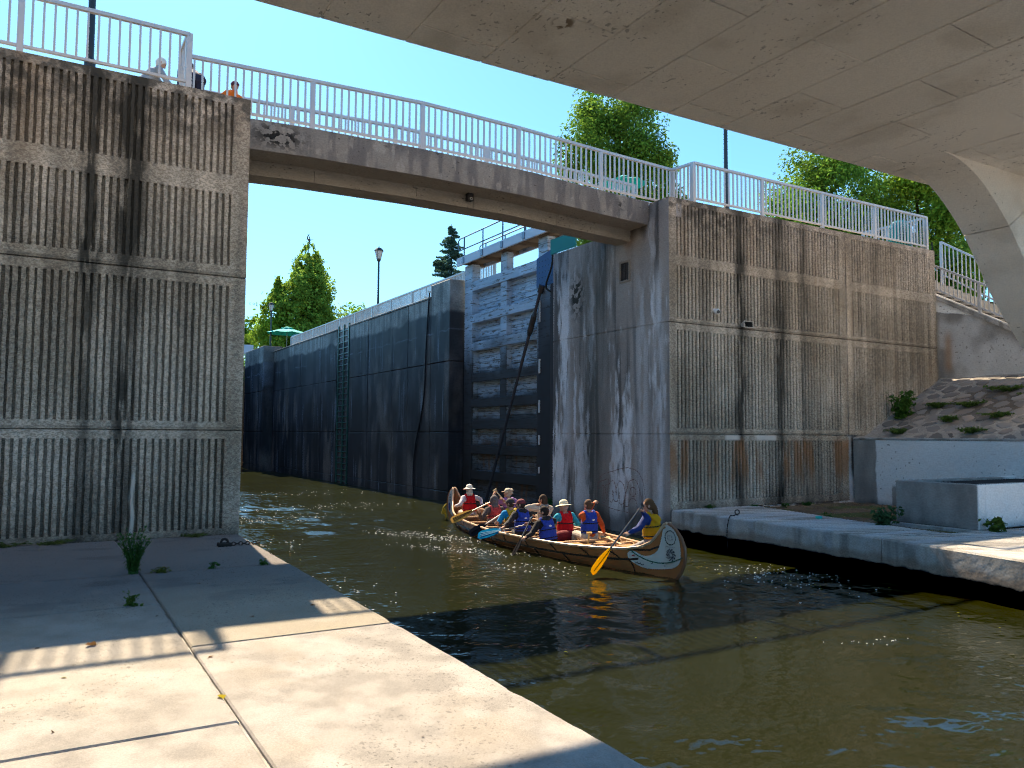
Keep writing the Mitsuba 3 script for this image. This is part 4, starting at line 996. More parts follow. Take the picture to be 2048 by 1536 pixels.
k = thing('maple_tree', 'big spreading maple behind the right end of the footbridge', 'tree'); clump_tree(k, (23.6, 30, 7.1), (23.2, 30, 14.0), (3.1, 3.0, 4.7), 34000, 0.15, G2, 31, 0.3, 60, True, 'maple', 0.30)
k = thing('maple_tree', 'dark dense maple behind the railing of the right pier', 'tree'); clump_tree(k, (31.2, 24.5, 7.1), (31.4, 24.5, 11.4), (4.2, 3.4, 4.0), 36000, 0.155, G2, 32, 0.3, 60, True, 'maple', 0.32)
k = thing('maple_tree', 'bright yellow-green maple above the stairs, beside the overpass leg', 'tree'); clump_tree(k, (35.5, 22.2, 7.1), (35.0, 22.2, 10.7), (4.0, 3.4, 3.7), 30000, 0.16, G3, 33, 0.28, 54, True, 'maple', 0.32)
k = thing('broadleaf_tree', 'pale rounded treetop just above the far railing, right of the columnar trees', 'tree'); clump_tree(k, (30, 86, 7), (29.9, 86, 13.0), (4.6, 3, 3.2), 5200, 0.42, G3, 34, 0.3, 40)
k = thing('broadleaf_tree', 'small rounded treetop low beside the columnar trees', 'tree'); clump_tree(k, (25.6, 82, 7), (25.6, 82, 11.4), (3.2, 3, 2.6), 3600, 0.42, G1, 35, 0.3, 34)
k = thing('broadleaf_tree', 'pale wispy tree at the edge of the left pier, far beyond the lock', 'tree'); clump_tree(k, (20.6, 92, 7), (20.6, 92, 11.3), (3.2, 3, 3.4), 2600, 0.42, G3, 36, 0.2, 34)
k = thing('broadleaf_tree', 'leafy tree behind the litter bin and the stairs', 'tree'); clump_tree(k, (32.6, 20.4, 6.8), (31.9, 19.6, 8.5), (2.0, 1.8, 1.9), 4200, 0.2, G1, 37, 0.14, 30)
k = thing('shrub', 'low bush under the big maple behind the footbridge railing', 'shrub'); clump_tree(k, (26.4, 31, 7.1), (25.6, 31, 12.6), (2.6, 2.2, 1.6), 4200, 0.24, G2, 38, 0.1, 26)
# spruce
k = thing('spruce_tree', 'pointed dark blue-green spruce left of the lock gate walkway', 'tree')
r = np.random.default_rng(41); sp = np.array([27.3, 56, 7.1]); H = 11.2
m = MB(); m.tube([sp, sp + [0, 0, H]], [0.2, 0.02], 8, (0.04, 0.03, 0.025))
br = MB(); nl = []
for q in range(210):
    h = 0.06 + 0.93 * (q / 210) ** 0.9; L = (1 - h) ** 0.85 * 3.9 * r.uniform(0.75, 1.15) + 0.12
    a = r.random() * 6.283; p0 = sp + [0, 0, h * H]
    d = np.array([math.cos(a), math.sin(a), 0.0])
    p1 = p0 + d * L * 0.6 + [0, 0, -0.16 * L]; p2 = p0 + d * L + [0, 0, -0.12 * L]
    pts = spl([p0, p1, p2], 4); m.tube(pts, np.linspace(0.03, 0.008, len(pts)), 4, (0.035, 0.03, 0.025), cap=False)
    nn = int(40 + 80 * L); t = r.random(nn) ** 0.7
    base_ = np.array([np.interp(t, np.linspace(0, 1, len(pts)), pts[:, j]) for j in range(3)]).T
    side = np.cross(d, [0, 0, 1]); off = (r.random((nn, 1)) - 0.5) * 2 * (0.32 * L * (1 - t[:, None]) + 0.1)
    P = base_ + side * off + [0, 0, -0.12] * r.random((nn, 1)) - [0, 0, 0.1] * np.abs(off)
    leaves(br, P, r.normal(size=(nn, 3)) + [0, 0, 0.8], 0.13 * r.uniform(0.6, 1.2, nn), np.array([0.075, 0.15, 0.11]) * r.uniform(0.6, 1.35, (nn, 1)), r)
m.build(part(k, 'trunk'), 'vc'); br.build(part(k, 'crown'), 'vc_leaf')

def weed(key, p, h, n, ls, col, seed, spread=0.5, kind='broad'):
    r = np.random.default_rng(seed); p = np.array(p, float)
    st, lf = MB(), MB()
    for q in range(n):
        a = r.random() * 6.283; L = h * r.uniform(0.5, 1.05); d = np.array([math.cos(a), math.sin(a), 0]) * spread * r.uniform(0.2, 1)
        b0 = p + np.array([d[0], d[1], 0]) * 0.18 * h
        tip = b0 + d * L * 0.8 + [0, 0, L * (0.9 if kind != 'creep' else 0.35)]
        mid = b0 + d * L * 0.25 + [0, 0, L * 0.55 if kind != 'creep' else L * 0.25]
        pts = spl([b0, mid, tip], 4); st.tube(pts, np.linspace(0.007, 0.003, len(pts)), 4, np.array(col) * 0.8, cap=False)
        if kind == 'grass':
            for j in range(1, len(pts) - 1):
                for s in range(2):
                    e = np.array([r.normal(), r.normal(), 0.2]); e /= np.linalg.norm(e); q1 = pts[j] + e * ls * 0.5 + [0, 0, ls * 0.3]; q2 = pts[j] + e * ls - [0, 0, 0.15 * ls]
                    w = np.cross(e, [0, 0, 1]) * 0.012
                    lf.add([pts[j] - w * 0.5, pts[j] + w * 0.5, q1 + w, q1 - w, q2], [[0, 1, 2], [0, 2, 3], [3, 2, 4]], np.array(col) * r.uniform(0.7, 1.3))
        else:
            k2 = max(4, int(L / ls * 4)); t = r.random(k2)
            P = np.array([np.interp(t, np.linspace(0, 1, len(pts)), pts[:, j]) for j in range(3)]).T + r.normal(0, ls * 0.55, (k2, 3)) * [1, 1, 0.6]
            leaves(lf, P, r.normal(size=(k2, 3)) * 0.6 + [0, 0, 0.9], ls * r.uniform(0.6, 1.2, k2), np.array(col) * r.uniform(0.65, 1.35, (k2, 1)), r)
    st.build(part(key, 'stem'), 'vc'); lf.build(part(key, 'foliage'), 'vc_leaf')
W1, W2 = (0.045, 0.12, 0.025), (0.085, 0.15, 0.03)
weed(thing('weed', 'tall grassy weed growing from a slab joint at the foot of the left pier', 'plant'), (1.05, 11.05, 0), 0.62, 24, 0.075, W1, 1, 0.5, 'grass')
weed(thing('weed', 'small leafy weed alone in the middle of the shaded left pavement', 'plant'), (0.86, 9.03, 0), 0.15, 7, 0.05, W2, 2, 0.5)
weed(thing('weed', 'low creeping weed along the slab joint right of the tall grassy one', 'plant'), (1.35, 11.0, 0), 0.10, 14, 0.04, (0.12, 0.14, 0.03), 3, 1.6, 'creep')
weed(thing('weed', 'tiny weed in the slab joint near the bank edge', 'plant'), (1.98, 11.0, 0), 0.09, 6, 0.05, W1, 4, 0.6)
weed(thing('weed', 'tiny green sprout in the slab joint at the edge of the left bank', 'plant'), (2.62, 10.98, 0), 0.08, 6, 0.05, W1, 44, 0.8)
weed(thing('weed', 'leafy bush growing on the stone slope against the ribbed pier', 'plant'), (21.3, 14.1, 2.3), 0.85, 30, 0.13, (0.06, 0.14, 0.025), 5, 0.55)
weed(thing('weed', 'broad-leaved weed in the ditch beside the box planter', 'plant'), (14.72, 10.2, -0.15), 0.52, 18, 0.12, (0.05, 0.115, 0.05), 6, 0.75)
weed(thing('weed', 'pale leafy weed at the front corner of the box planter', 'plant'), (15.55, 8.45, 0.0), 0.30, 12, 0.12, W2, 7, 0.85)
weed(thing('weed', 'small weed in the ditch beside the teal bottle cap', 'plant'), (15.15, 11.9, -0.12), 0.22, 9, 0.08, W1, 8, 0.9)
for q, (x, y, lab) in enumerate(((-0.42, 14.45, 'low weeds at the foot of the left pier by the left edge of the picture'), (2.3, 14.46, 'thin weeds at the foot of the left pier near its corner'), (0.2, 14.47, 'sparse weeds along the left pier foot, just left of the tall grassy weed'))):
    weed(thing('weed', lab, 'plant'), (x, y, 0), 0.12, 16, 0.045, (0.1, 0.13, 0.035), 150 + q, 3.2, 'creep')
for q, (x, y, z, lab) in enumerate(((14.1, 14.45, 0, 'low weed at the pier foot nearest the canal'), (15.6, 14.4, -0.05, 'second low weed along the right pier foot'), (16.7, 14.42, -0.05, 'weed at the middle of the right pier foot'), (17.6, 14.45, -0.05, 'last weed along the right pier foot, near the white wall'))):
    weed(thing('weed', lab, 'plant'), (x, y, z), 0.16, 10, 0.06, W1, 50 + q, 1.4, 'creep')
SL = ['creeping weed on the middle of the stone slope', 'creeping weed on the stone slope to the right of the leafy bush', 'creeping weed high on the stone slope below the stair wall pilaster', 'creeping weed just below and right of the leafy bush on the slope',
      'creeping weed low on the stone slope above the white coping', 'creeping weed near the top of the stone slope under the stair wall', 'creeping weed at the lower left corner of the stone slope by the pier', 'creeping weed on the right part of the stone slope, halfway up',
      'creeping weed at the far right of the stone slope, higher up', 'creeping weed on the lowest row of stones, right of the pier', 'creeping weed on the stones directly behind the leafy bush']
for q, (x, y) in enumerate(((21.2, 11.4), (21.9, 12.5), (22.3, 11.0), (21.0, 12.6), (20.9, 10.2), (22.8, 12.0), (20.3, 13.6), (21.6, 9.7), (22.6, 10.0), (20.35, 11.6), (21.9, 13.4))):
    weed(thing('weed', SL[q], 'plant', 'weeds between the stones of the bank'), (x, y, slope_z(x) + 0.05), 0.26, 28, 0.075, (0.075, 0.13, 0.03), 60 + q, 2.2, 'creep')
weed(thing('weed', 'small green fern at the foot of the lock gate by the water', 'plant'), (13.3, 20.25, -0.5), 0.42, 16, 0.08, (0.03, 0.13, 0.04), 80, 0.6)
weed(thing('weed', 'dark green plant on the ledge at the far left end of the lock', 'plant'), (12.1, 59.7, 5.1), 1.1, 14, 0.25, (0.03, 0.08, 0.03), 81, 0.6)

def litter(key, xy, z, size, cols, seed, up=1.6):
    r = np.random.default_rng(seed); m = MB(); n = len(xy)
    C = np.column_stack([xy, np.full(n, z) if np.isscalar(z) else z])
    leaves(m, C, r.normal(size=(n, 3)) * 0.25 + [0, 0, up], size * r.uniform(0.5, 1.2, n), np.array(cols)[r.integers(0, len(cols), n)] * r.uniform(0.7, 1.2, (n, 1)), r, 0.15)
    m.build(key, 'vc_leaf'); labels[key] = {'kind': 'stuff'}
r = np.random.default_rng(90)
litter(fresh('leaf_litter'), np.column_stack([r.uniform(15.6, 19.6, 420), r.uniform(10.6, 14.5, 420)]), -0.03, 0.06, [(0.16, 0.11, 0.05), (0.09, 0.06, 0.03), (0.2, 0.17, 0.07)], 91)
litter(fresh('leaf_litter'), np.column_stack([r.uniform(-1.5, 2.7, 26), r.uniform(3.6, 14.3, 26)]), 0.004, 0.04, [(0.16, 0.09, 0.04), (0.22, 0.2, 0.08), (0.1, 0.07, 0.04)], 92)
fl = np.column_stack([np.r_[r.normal(11.3, 0.7, 60), r.uniform(4, 12, 26)], np.r_[r.normal(10.2, 1.1, 60), r.uniform(5, 20, 26)]])
litter(fresh('floating_leaves'), fl[fl[:, 0] < 12.2], ZW + 0.022, 0.045, [(0.3, 0.3, 0.05), (0.25, 0.26, 0.04), (0.3, 0.22, 0.06)], 93, 6.0)
# pale bubbles standing for sun glints beside the canoe and far down the lock
r = np.random.default_rng(97); m = MB()
ico = trimesh.creation.icosphere(1, 1.0); bp = []
def far_from_hull(x, y): return x < 9.57 + (y - 10.7) * 0.0716 - 0.95 or x > 9.57 + (y - 10.7) * 0.0716 + 1.2 or y < 10.1 or y > 21.6
def patch(n, cx_, cy_, sx, sy, sl):
    for q in range(n):
        a = r.normal(0, sx); x, y = cx_ + a, cy_ + a * sl + r.normal(0, sy)
        if far_from_hull(x, y) and 3.2 < x < 12.4: bp.append((x, y))
patch(200, 8.3, 17.6, 0.5, 0.6, -1.6); patch(130, 8.0, 15.2, 0.5, 0.35, -1.2); patch(70, 8.1, 12.6, 0.5, 0.4, -0.8); patch(150, 11.0, 10.4, 0.7, 0.5, -0.3); patch(30, 11.3, 9.0, 0.8, 0.5, 0.1)
patch(110, 5.6, 23.5, 1.6, 0.5, 0.2); patch(120, 7.4, 26.5, 2.0, 0.6, 0.1); patch(80, 7.5, 33.0, 2.5, 0.8, 0.0); patch(50, 4.2, 18.2, 0.6, 0.8, 0.0); patch(14, 8.9, 6.3, 0.35, 0.12, -0.2); patch(40, 4.0, 12.0, 0.5, 1.2, 0.0)
for x, y in bp:
    s = r.uniform(0.005, 0.012) * (1 + 0.012 * y); m.add(ico.vertices * [s * r.uniform(1, 2.2), s, s * 0.6] + [x, y, ZW + 0.006 + 0.012 * r.random()], ico.faces, (0.6, 0.6, 0.57))
fk = fresh('glint_bubbles'); m.build(fk, 'vc_gloss', smooth=True); labels[fk] = {'kind': 'stuff'}
tl = thing('fallen_leaf', 'yellow fallen leaf on the long slab joint of the sunny pavement', 'leaf'); m = MB(); leaves(m, np.array([[1.10, 5.66, 0.006]]), np.array([[0.1, 0, 1.0]]), np.array([0.085]), np.array([[0.4, 0.33, 0.03]]), r); m.build(tl, 'vc_leaf')
tl = thing('fallen_leaf', 'curled brown leaf at the edge of the shadow on the left pavement', 'leaf'); m = MB(); leaves(m, np.array([[0.42, 7.52, 0.006]]), np.array([[0.1, 0.4, 1.0]]), np.array([0.1]), np.array([[0.16, 0.09, 0.04]]), r, 0.6); m.build(tl, 'vc_leaf')
cp = thing('bottle_cap', 'bright teal plastic cap lying on the right quay by the ditch', 'cap'); m = MB(); m.tube([(14.45, 11.55, 0.012), (14.45, 11.55, 0.055)], [0.075, 0.065], 14, (0.0, 0.42, 0.38)); m.build(cp, 'vc_gloss')
# mooring fittings
def torus(mb, c, R_, r_, nrm, col, n=14):
    c, nrm = np.array(c, float), np.array(nrm, float); nrm /= np.linalg.norm(nrm)
    a = np.cross(nrm, [0.3, 0.2, 0.9]); a /= np.linalg.norm(a); b_ = np.cross(nrm, a)
    g = np.linspace(0, 2 * math.pi, n + 1)
    mb.tube(c + R_ * (np.cos(g)[:, None] * a + np.sin(g)[:, None] * b_), r_, 6, col, cap=False)
mr = thing('mooring_chain', 'rusty black mooring ring and chain on the left bank by the pier corner', 'chain')
m = MB(); m.box(2.42, 2.62, 13.0, 13.16, -0.005, 0.05, (0.02, 0.018, 0.016), bev=0.01); torus(m, (2.52, 13.08, 0.06), 0.05, 0.018, (0.3, 1, 0.2), (0.022, 0.02, 0.018)); m.build(part(mr, 'ring'), 'vc')
for q in range(9):
    m = MB(); torus(m, (2.60 + q * 0.052, 13.06 - 0.004 * q, 0.028), 0.03, 0.009, (0, 1, 0.15) if q % 2 else (0, 0.2, 1), (0.025, 0.02, 0.017), 10); m.build(part(mr, 'link'), 'vc')
mr = thing('mooring_ring', 'small ring bolt with a cable running over the edge of the right quay', 'mooring ring')
m = MB(); torus(m, (13.42, 12.9, 0.07), 0.05, 0.013, (1, 0.4, 0), (0.03, 0.028, 0.026)); m.tube([(13.42, 12.9, 0), (13.42, 12.9, 0.03)], 0.025, 8, (0.03, 0.03, 0.03)); m.build(mr, 'vc')
m = MB(); m.tube(spl([(13.42, 12.9, 0.03), (13.1, 12.75, 0.02), (12.9, 12.62, 0.012), (12.845, 12.6, -0.06), (12.84, 12.6, -0.8)], 5), 0.011, 6, (0.02, 0.02, 0.02)); m.build(part(mr, 'cable'), 'vc')

# ================================================================ CANOE
cn = thing('canoe', 'long wooden voyageur canoe with high curved ends, full of paddlers', 'canoe')
CS, CB = np.array([9.57, 10.7]), np.array([10.3, 20.9])
CL = np.linalg.norm(CB - CS); CD = (CB - CS) / CL; CN = np.array([-CD[1], CD[0]])     # CN points to the near (left) side
def c_sheer(s):
    e = np.minimum(s, CL - s)
    return np.interp(e, [-0.5, 0.10, 0.20, 0.32, 0.46, 0.65, 0.95, 1.5, 2.4, 5.2], [0.22, 0.22, 0.19, 0.0, -0.16, -0.255, -0.315, -0.36, -0.40, -0.43])
def c_stem(v):
    return np.interp(v, [0, .1, .25, .4, .5, .65, .8, .93, 1], [0.22, -0.05, -0.22, -0.31, -0.335, -0.325, -0.23, -0.06, 0.12])
def c_beam(s):
    e = np.clip(np.minimum(s, CL - s) - 0.18, 0, None)
    return 0.016 + 0.03 * np.clip(np.minimum(s, CL - s) + 0.35, 0, 1) + 1.02 * (1 - np.exp(-(e / 2.05) ** 1.12)) / (1 - math.exp(-(4.93 / 2.05) ** 1.12))
def c_pt(u, v, side, off=0.0):
    """u along, v from keel 0 to gunwale 1; side +1 near, -1 far."""
    u, v = np.broadcast_arrays(np.asarray(u, float), np.asarray(v, float))
    s = c_stem(v) + (CL - 2 * c_stem(v)) * u
    zk = -0.87 - 0.10 * (1 - np.abs(2 * u - 1) ** 4)
    z = zk + (c_sheer(s) - zk) * v
    hb = c_beam(s) * np.clip(1 - (1 - v) ** 2.3, 0, 1) ** 0.62 + off
    xy = CS + s[..., None] * CD + (side * hb)[..., None] * CN
    return np.concatenate([xy, z[..., None]], -1)
U = np.concatenate([np.linspace(0, 0.12, 26)[:-1], np.linspace(0.12, 0.88, 44)[:-1], np.linspace(0.88, 1, 26)])
V = np.linspace(0, 1, 18)
uu, vv = np.meshgrid(U, V, indexing='ij')
m = MB(); BK = (0.31, 0.118, 0.038)
for s in (1, -1):
    P = c_pt(uu, vv, s); tone = 0.78 + 0.5 * meshkit.noise(P * [4, 1.2, 5], 3)[..., None] + 0.2 * (meshkit.noise(P * [3, 9, 30], 4)[..., None] - 0.5)
    m.grid(P, np.array(BK) * tone, flip=(s > 0))
    Pi = c_pt(uu, vv, s, -0.022); Pi[..., 2] += 0.012; m.grid(Pi, np.array((0.30, 0.16, 0.075)) * (0.75 + 0.5 * meshkit.noise(Pi * [3, 2, 3], 5)[..., None]), flip=(s < 0))
m.build(cn, 'vc_gloss', smooth=True)
for s, nm in ((1, 'gunwale'), (-1, 'gunwale')):
    P = c_pt(U, 1.0, s, 0.004); P[:, 2] += 0.008
    m = MB(); m.tube(P, 0.026, 7, (0.50, 0.33, 0.2)); m.build(part(cn, nm), 'vc_gloss')
for e, nm in ((0.0, 'stern_stem'), (1.0, 'bow_stem')):
    m = MB(); P = c_pt(np.full(24, e), np.linspace(0.02, 1, 24), 0.0); m.tube(P, 0.03, 8, (0.20, 0.085, 0.04)); m.build(part(cn, nm), 'vc_gloss')
def seam(us, vs, w, side=1, col=(0.012, 0.010, 0.009)):
    m = MB(); us, vs = np.asarray(us, float), np.asarray(vs, float)
    P = c_pt(us, vs, side, 0.010)
    t = np.gradient(P, axis=0); t /= np.linalg.norm(t, axis=1, keepdims=True)
    nrm = np.array([*(CN * side), 0.0]); b_ = np.cross(t, nrm); b_ /= np.linalg.norm(b_, axis=1, keepdims=True)
    wob = 1 + 0.5 * (meshkit.noise(P * 14, 6)[:, None] - 0.3)
    m.grid(np.stack([P - b_ * w / 2 * wob, P + b_ * w / 2 * wob], 1), col)
    return m.build(part(cn, 'seam'), 'vc_gloss')
for s in (1, -1):
    seam(np.linspace(0.09, 0.93, 90), np.full(90, 0.70), 0.036, s)
    for u0 in (0.105, 0.17, 0.255, 0.345, 0.43, 0.52, 0.60, 0.69, 0.78, 0.87):
        seam(u0 + 0.004 * np.linspace(-1, 1, 8), np.linspace(0.30, 0.69, 8), 0.032, s)
        seam(u0 + 0.022 + 0.002 * np.linspace(-1, 1, 6), np.linspace(0.72, 0.97, 6), 0.026, s)
    seam(np.linspace(0.072, 0.052, 8), np.linspace(0.97, 0.74, 8), 0.032, s)
# painted end panels and marks, laid out in metres along the hull (s from the stern, height z) and wrapped onto its skin
def hull_sz(s, z, side, off, bow=False):
    s, z = np.asarray(s, float), np.asarray(z, float); v = np.full(s.shape, 0.5); u = np.full(s.shape, 0.03)
    for _ in range(6):
        zk = -0.87 - 0.10 * (1 - np.abs(2 * u - 1) ** 4)
        v = np.clip((z - zk) / (c_sheer(s) - zk), 0.0, 0.985)
        u = np.clip((s - c_stem(v)) / (CL - 2 * c_stem(v)), 0.0008, 0.5)
    return c_pt(1 - u if bow else u, v, side, off)
def px_sz(x, y): return (1784 - x) / 254.0, -0.32 - 0.00243 * (y - 680) - 0.00055 * (1700 - x)
def hull_decal(mb, poly, col, side=1, off=0.007, bow=False, fine=0.035):
    from shapely.geometry import Polygon
    pg = poly if hasattr(poly, 'exterior') else Polygon(poly).buffer(0)
    for g_ in getattr(pg, 'geoms', [pg]):
        vv_, ff_ = trimesh.creation.triangulate_polygon(g_, engine='earcut')
        vv_, ff_ = trimesh.remesh.subdivide_to_size(np.column_stack([vv_, np.zeros(len(vv_))]), ff_, fine)
        mb.add(hull_sz(vv_[:, 0], vv_[:, 1], side, off, bow), ff_, col)
PANEL = np.array([px_sz(*q) for q in ((1738, 482), (1775, 494), (1812, 538), (1836, 602), (1844, 680), (1841, 742), (1815, 778), (1760, 796), (1690, 797), (1632, 785), (1584, 747), (1558, 702), (1560, 668), (1580, 656), (1602, 668), (1632, 694), (1665, 695), (1694, 674), (1711, 630), (1722, 562), (1728, 515))])
PANEL = spl(PANEL, 4, True)
WH = (0.50, 0.52, 0.46)
for side in (1, -1):
    for bow, nm, colr in ((False, 'stern_panel', WH), (True, 'bow_panel', (0.42, 0.45, 0.48))):
        m = MB(); hull_decal(m, PANEL, colr, side, 0.007, bow); pk_ = m.build(part(cn, nm), 'vc_gloss')
        if side == 1 and not bow: labels[pk_] = {'label': 'cream painted panel with a black ring and a dark pinwheel emblem'}
from shapely.geometry import Point, LineString, Polygon
from shapely import affinity
def stroke(mb, pts, w, col, bow=False): hull_decal(mb, LineString(pts).buffer(w / 2), col, 1, 0.012, bow, 0.03)
m = MB()
c0 = px_sz(1776, 575); el = lambda rx, ry, c_: affinity.translate(affinity.scale(Point(0, 0).buffer(1, 24), rx, ry), *c_)
hull_decal(m, el(0.148, 0.13, c0).difference(el(0.130, 0.113, c0)), (0.012, 0.02, 0.015), 1, 0.012)
GL = [[(-1, 1), (-1, -1)], [(-.2, 1), (-1, 0), (-.2, -1)], [(1, .9), (.4, 1), (.1, .3), (.1, -.4), (.5, -1), (1, -.8)], [(1.6, 1), (2.3, 1), (2.5, 0), (2.2, -1), (1.5, -.9), (1.4, 0), (1.6, 1)]]
for sg in GL: stroke(m, [(c0[0] + 0.035 - x_ * 0.045, c0[1] + y_ * 0.04) for x_, y_ in sg], 0.009, (0.25, 0.25, 0.24))
c1 = px_sz(1744, 635)
for k_ in range(9): stroke(m, [(c1[0] - k_ * 0.028, c1[1] + 0.012 * (k_ % 3 - 1)), (c1[0] - k_ * 0.028 - 0.018, c1[1] + 0.012 * ((k_ + 1) % 2))], 0.010, (0.25, 0.25, 0.23))
c2 = px_sz(1779, 697)
for k_ in range(10):
    t0 = 2 * math.pi * k_ / 10
    f_ = lambda r_, t: (c2[0] + math.cos(t) * r_ * 0.13, c2[1] + math.sin(t) * r_ * 0.11)
    A = [f_(r_, t0 + 1.15 * r_) for r_ in np.linspace(0.26, 1, 6)]; B = [f_(r_, t0 + 1.15 * r_ + 0.36 * (1.35 - 0.5 * r_)) for r_ in np.linspace(0.26, 1, 6)]
    hull_decal(m, Polygon(A + B[::-1]).buffer(0), (0.01, 0.012, 0.03), 1, 0.012)
for (x_, y_, n_, w_, cc) in ((1596, 745, 6, 0.016, (0.06, 0.06, 0.06)), (1668, 752, 2, 0.014, (0.1, 0.1, 0.1)), (1728, 772, 4, 0.009, (0.25, 0.25, 0.25)), (1582, 692, 2, 0.02, (0.35, 0.03, 0.03))):
    q = px_sz(x_, y_)
    for k_ in range(n_): stroke(m, [(q[0] - k_ * 0.026, q[1] - 0.006 * k_), (q[0] - k_ * 0.026 - 0.012, q[1] - 0.006 * k_ + 0.018 * (k_ % 2))], w_, cc)
m.build(part(cn, 'stern_markings'), 'vc')
m = MB(); hull_decal(m, el(0.075, 0.12, (-0.12, -0.33)), (0.02, 0.05, 0.2), 1, 0.012, True)
for k_ in range(5): stroke(m, [(-0.1, 0.02 - k_ * 0.045), (-0.02, 0.012 - k_ * 0.045)], 0.022, (0.03, 0.04, 0.08), True)
m.build(part(cn, 'bow_markings'), 'vc')
# inside: thwarts, seats, ribs, floor
def c_in(s, off, z): return (*(CS + CD * s + CN * off), z)
for s in np.arange(0.9, CL - 0.8, 0.32):
    m = MB(); us = np.full(12, s / CL); vs = np.linspace(0.25, 0.98, 12)
    for sd in (1, -1):
        P = c_pt(us, vs, sd, -0.035); m.tube(P, 0.014, 5, (0.32, 0.2, 0.1))
    m.build(part(cn, 'rib'), 'vc')
SEATS = [1.15, 3.45, 4.55, 5.45, 6.5, 7.4, 8.75]
for s in SEATS:
    hbm = float(c_beam(s)) * 0.93; m = MB(); z = -0.56 if s > 2 else -0.30
    if s > 8.5: z = -0.44
    d = np.array([*CD, 0]) * 0.13
    a, c = np.array(c_in(s, hbm * (0.98 if z < -0.5 else 0.85), z)), np.array(c_in(s, -hbm * (0.98 if z < -0.5 else 0.85), z)); m.bar(a, c, 0.26, 0.025, col=(0.42, 0.24, 0.11)); m.build(part(cn, 'seat'), 'vc_gloss')
for s in (2.3, 2.95, 4.0, 5.0, 6.0, 7.0, 8.1):
    hbm = float(c_beam(s)); z = float(c_sheer(np.array(s))) - 0.02; m = MB(); m.bar(c_in(s, hbm, z), c_in(s, -hbm, z), 0.07, 0.03, col=(0.55, 0.36, 0.2)); m.build(part(cn, 'thwart'), 'vc_gloss')
m = MB(); us = np.linspace(0.1, 0.9, 30); P = np.array([[c_in(u_ * CL, o, -0.80) for o in (-0.4, 0, 0.4)] for u_ in us]); m.grid(P, (0.16, 0.095, 0.05)); m.build(part(cn, 'floor'), 'vc')
rp = thing('painter_rope', 'thin green rope looped over the side of the canoe stern', 'rope')
m = MB(); rp_ = np.array([px_sz(*q) for q in ((1562, 628), (1590, 668), (1640, 718), (1700, 750), (1760, 752), (1815, 738), (1862, 716))]); rp_ = spl(rp_, 6); m.tube(hull_sz(rp_[:, 0], rp_[:, 1], 1, 0.022), 0.009, 5, (0.02, 0.10, 0.06)); m.build(rp, 'vc')
rp = thing('bow_rope', 'bundle of yellow rope hanging from the canoe bow', 'rope')
r = np.random.default_rng(5); m = MB(); p0 = c_pt(1.0, 0.55, 1, 0.02)
for q in range(3):
    m.tube(spl([p0, p0 + [-0.08, 0.05, -0.12 - 0.05 * q], p0 + [-0.12 + 0.06 * q, 0.04, -0.3], p0 + [-0.05, 0.05, -0.16], p0 + [0, 0.02, -0.34 - 0.04 * q]], 5), 0.014, 5, (0.5, 0.36, 0.03))
m.build(rp, 'vc')

# ================================================================ PEOPLE
def sph(c, r, seg=12):
    s = m3.Manifold.sphere(1.0, seg); rr = np.broadcast_to(np.asarray(r, float), (3,))
    return s.scale(rr.tolist()).translate(np.asarray(c, float).tolist())
def limb(a, ra, b_, rb, seg=12): return m3.Manifold.batch_hull([sph(a, ra, seg), sph(b_, rb, seg)])
def uni(lst): return m3.Manifold.batch_boolean(lst, m3.OpType.Add)
def frame(yw):
    F = np.array([math.sin(yw), math.cos(yw), 0.0]); return F, np.array([F[1], -F[0], 0.0]), np.array([0, 0, 1.0])
def orient(man, F, Rr, Up, c):
    return man.transform(np.column_stack([Rr, F, Up, np.asarray(c, float)]).tolist())
def ik(S, H, L1, L2, pole):
    d = H - S; D = min(np.linalg.norm(d), (L1 + L2) * 0.985); d = d / np.linalg.norm(d); H = S + d * D
    a = (L1 ** 2 - L2 ** 2 + D * D) / (2 * D); h = math.sqrt(max(L1 * L1 - a * a, 1e-6))
    p = pole - d * (pole @ d); p /= np.linalg.norm(p) + 1e-9
    return S + d * a + p * h, H
def finish(key, man, bsdf, col, res=0.035, taub=6, wr=0.0, seed=0, smooth=True):
    t = man.refine_to_length(res).to_mesh(); tm = trimesh.Trimesh(t.vert_properties[:, :3], t.tri_verts, process=True)
    if taub: trimesh.smoothing.filter_taubin(tm, iterations=taub)
    v = np.array(tm.vertices)
    if wr: v = v + tm.vertex_normals * ((meshkit.noise(v * [16, 16, 9], seed) - 0.5) * 2 * wr)[:, None]
    m = MB(); tone = 1 + 0.16 * (meshkit.noise(v * 12, seed + 1)[:, None] - 0.5) * (1 if wr else 0.3)
    m.add(v, tm.faces, np.array(col) * tone); return m.build(key, bsdf, smooth=smooth)
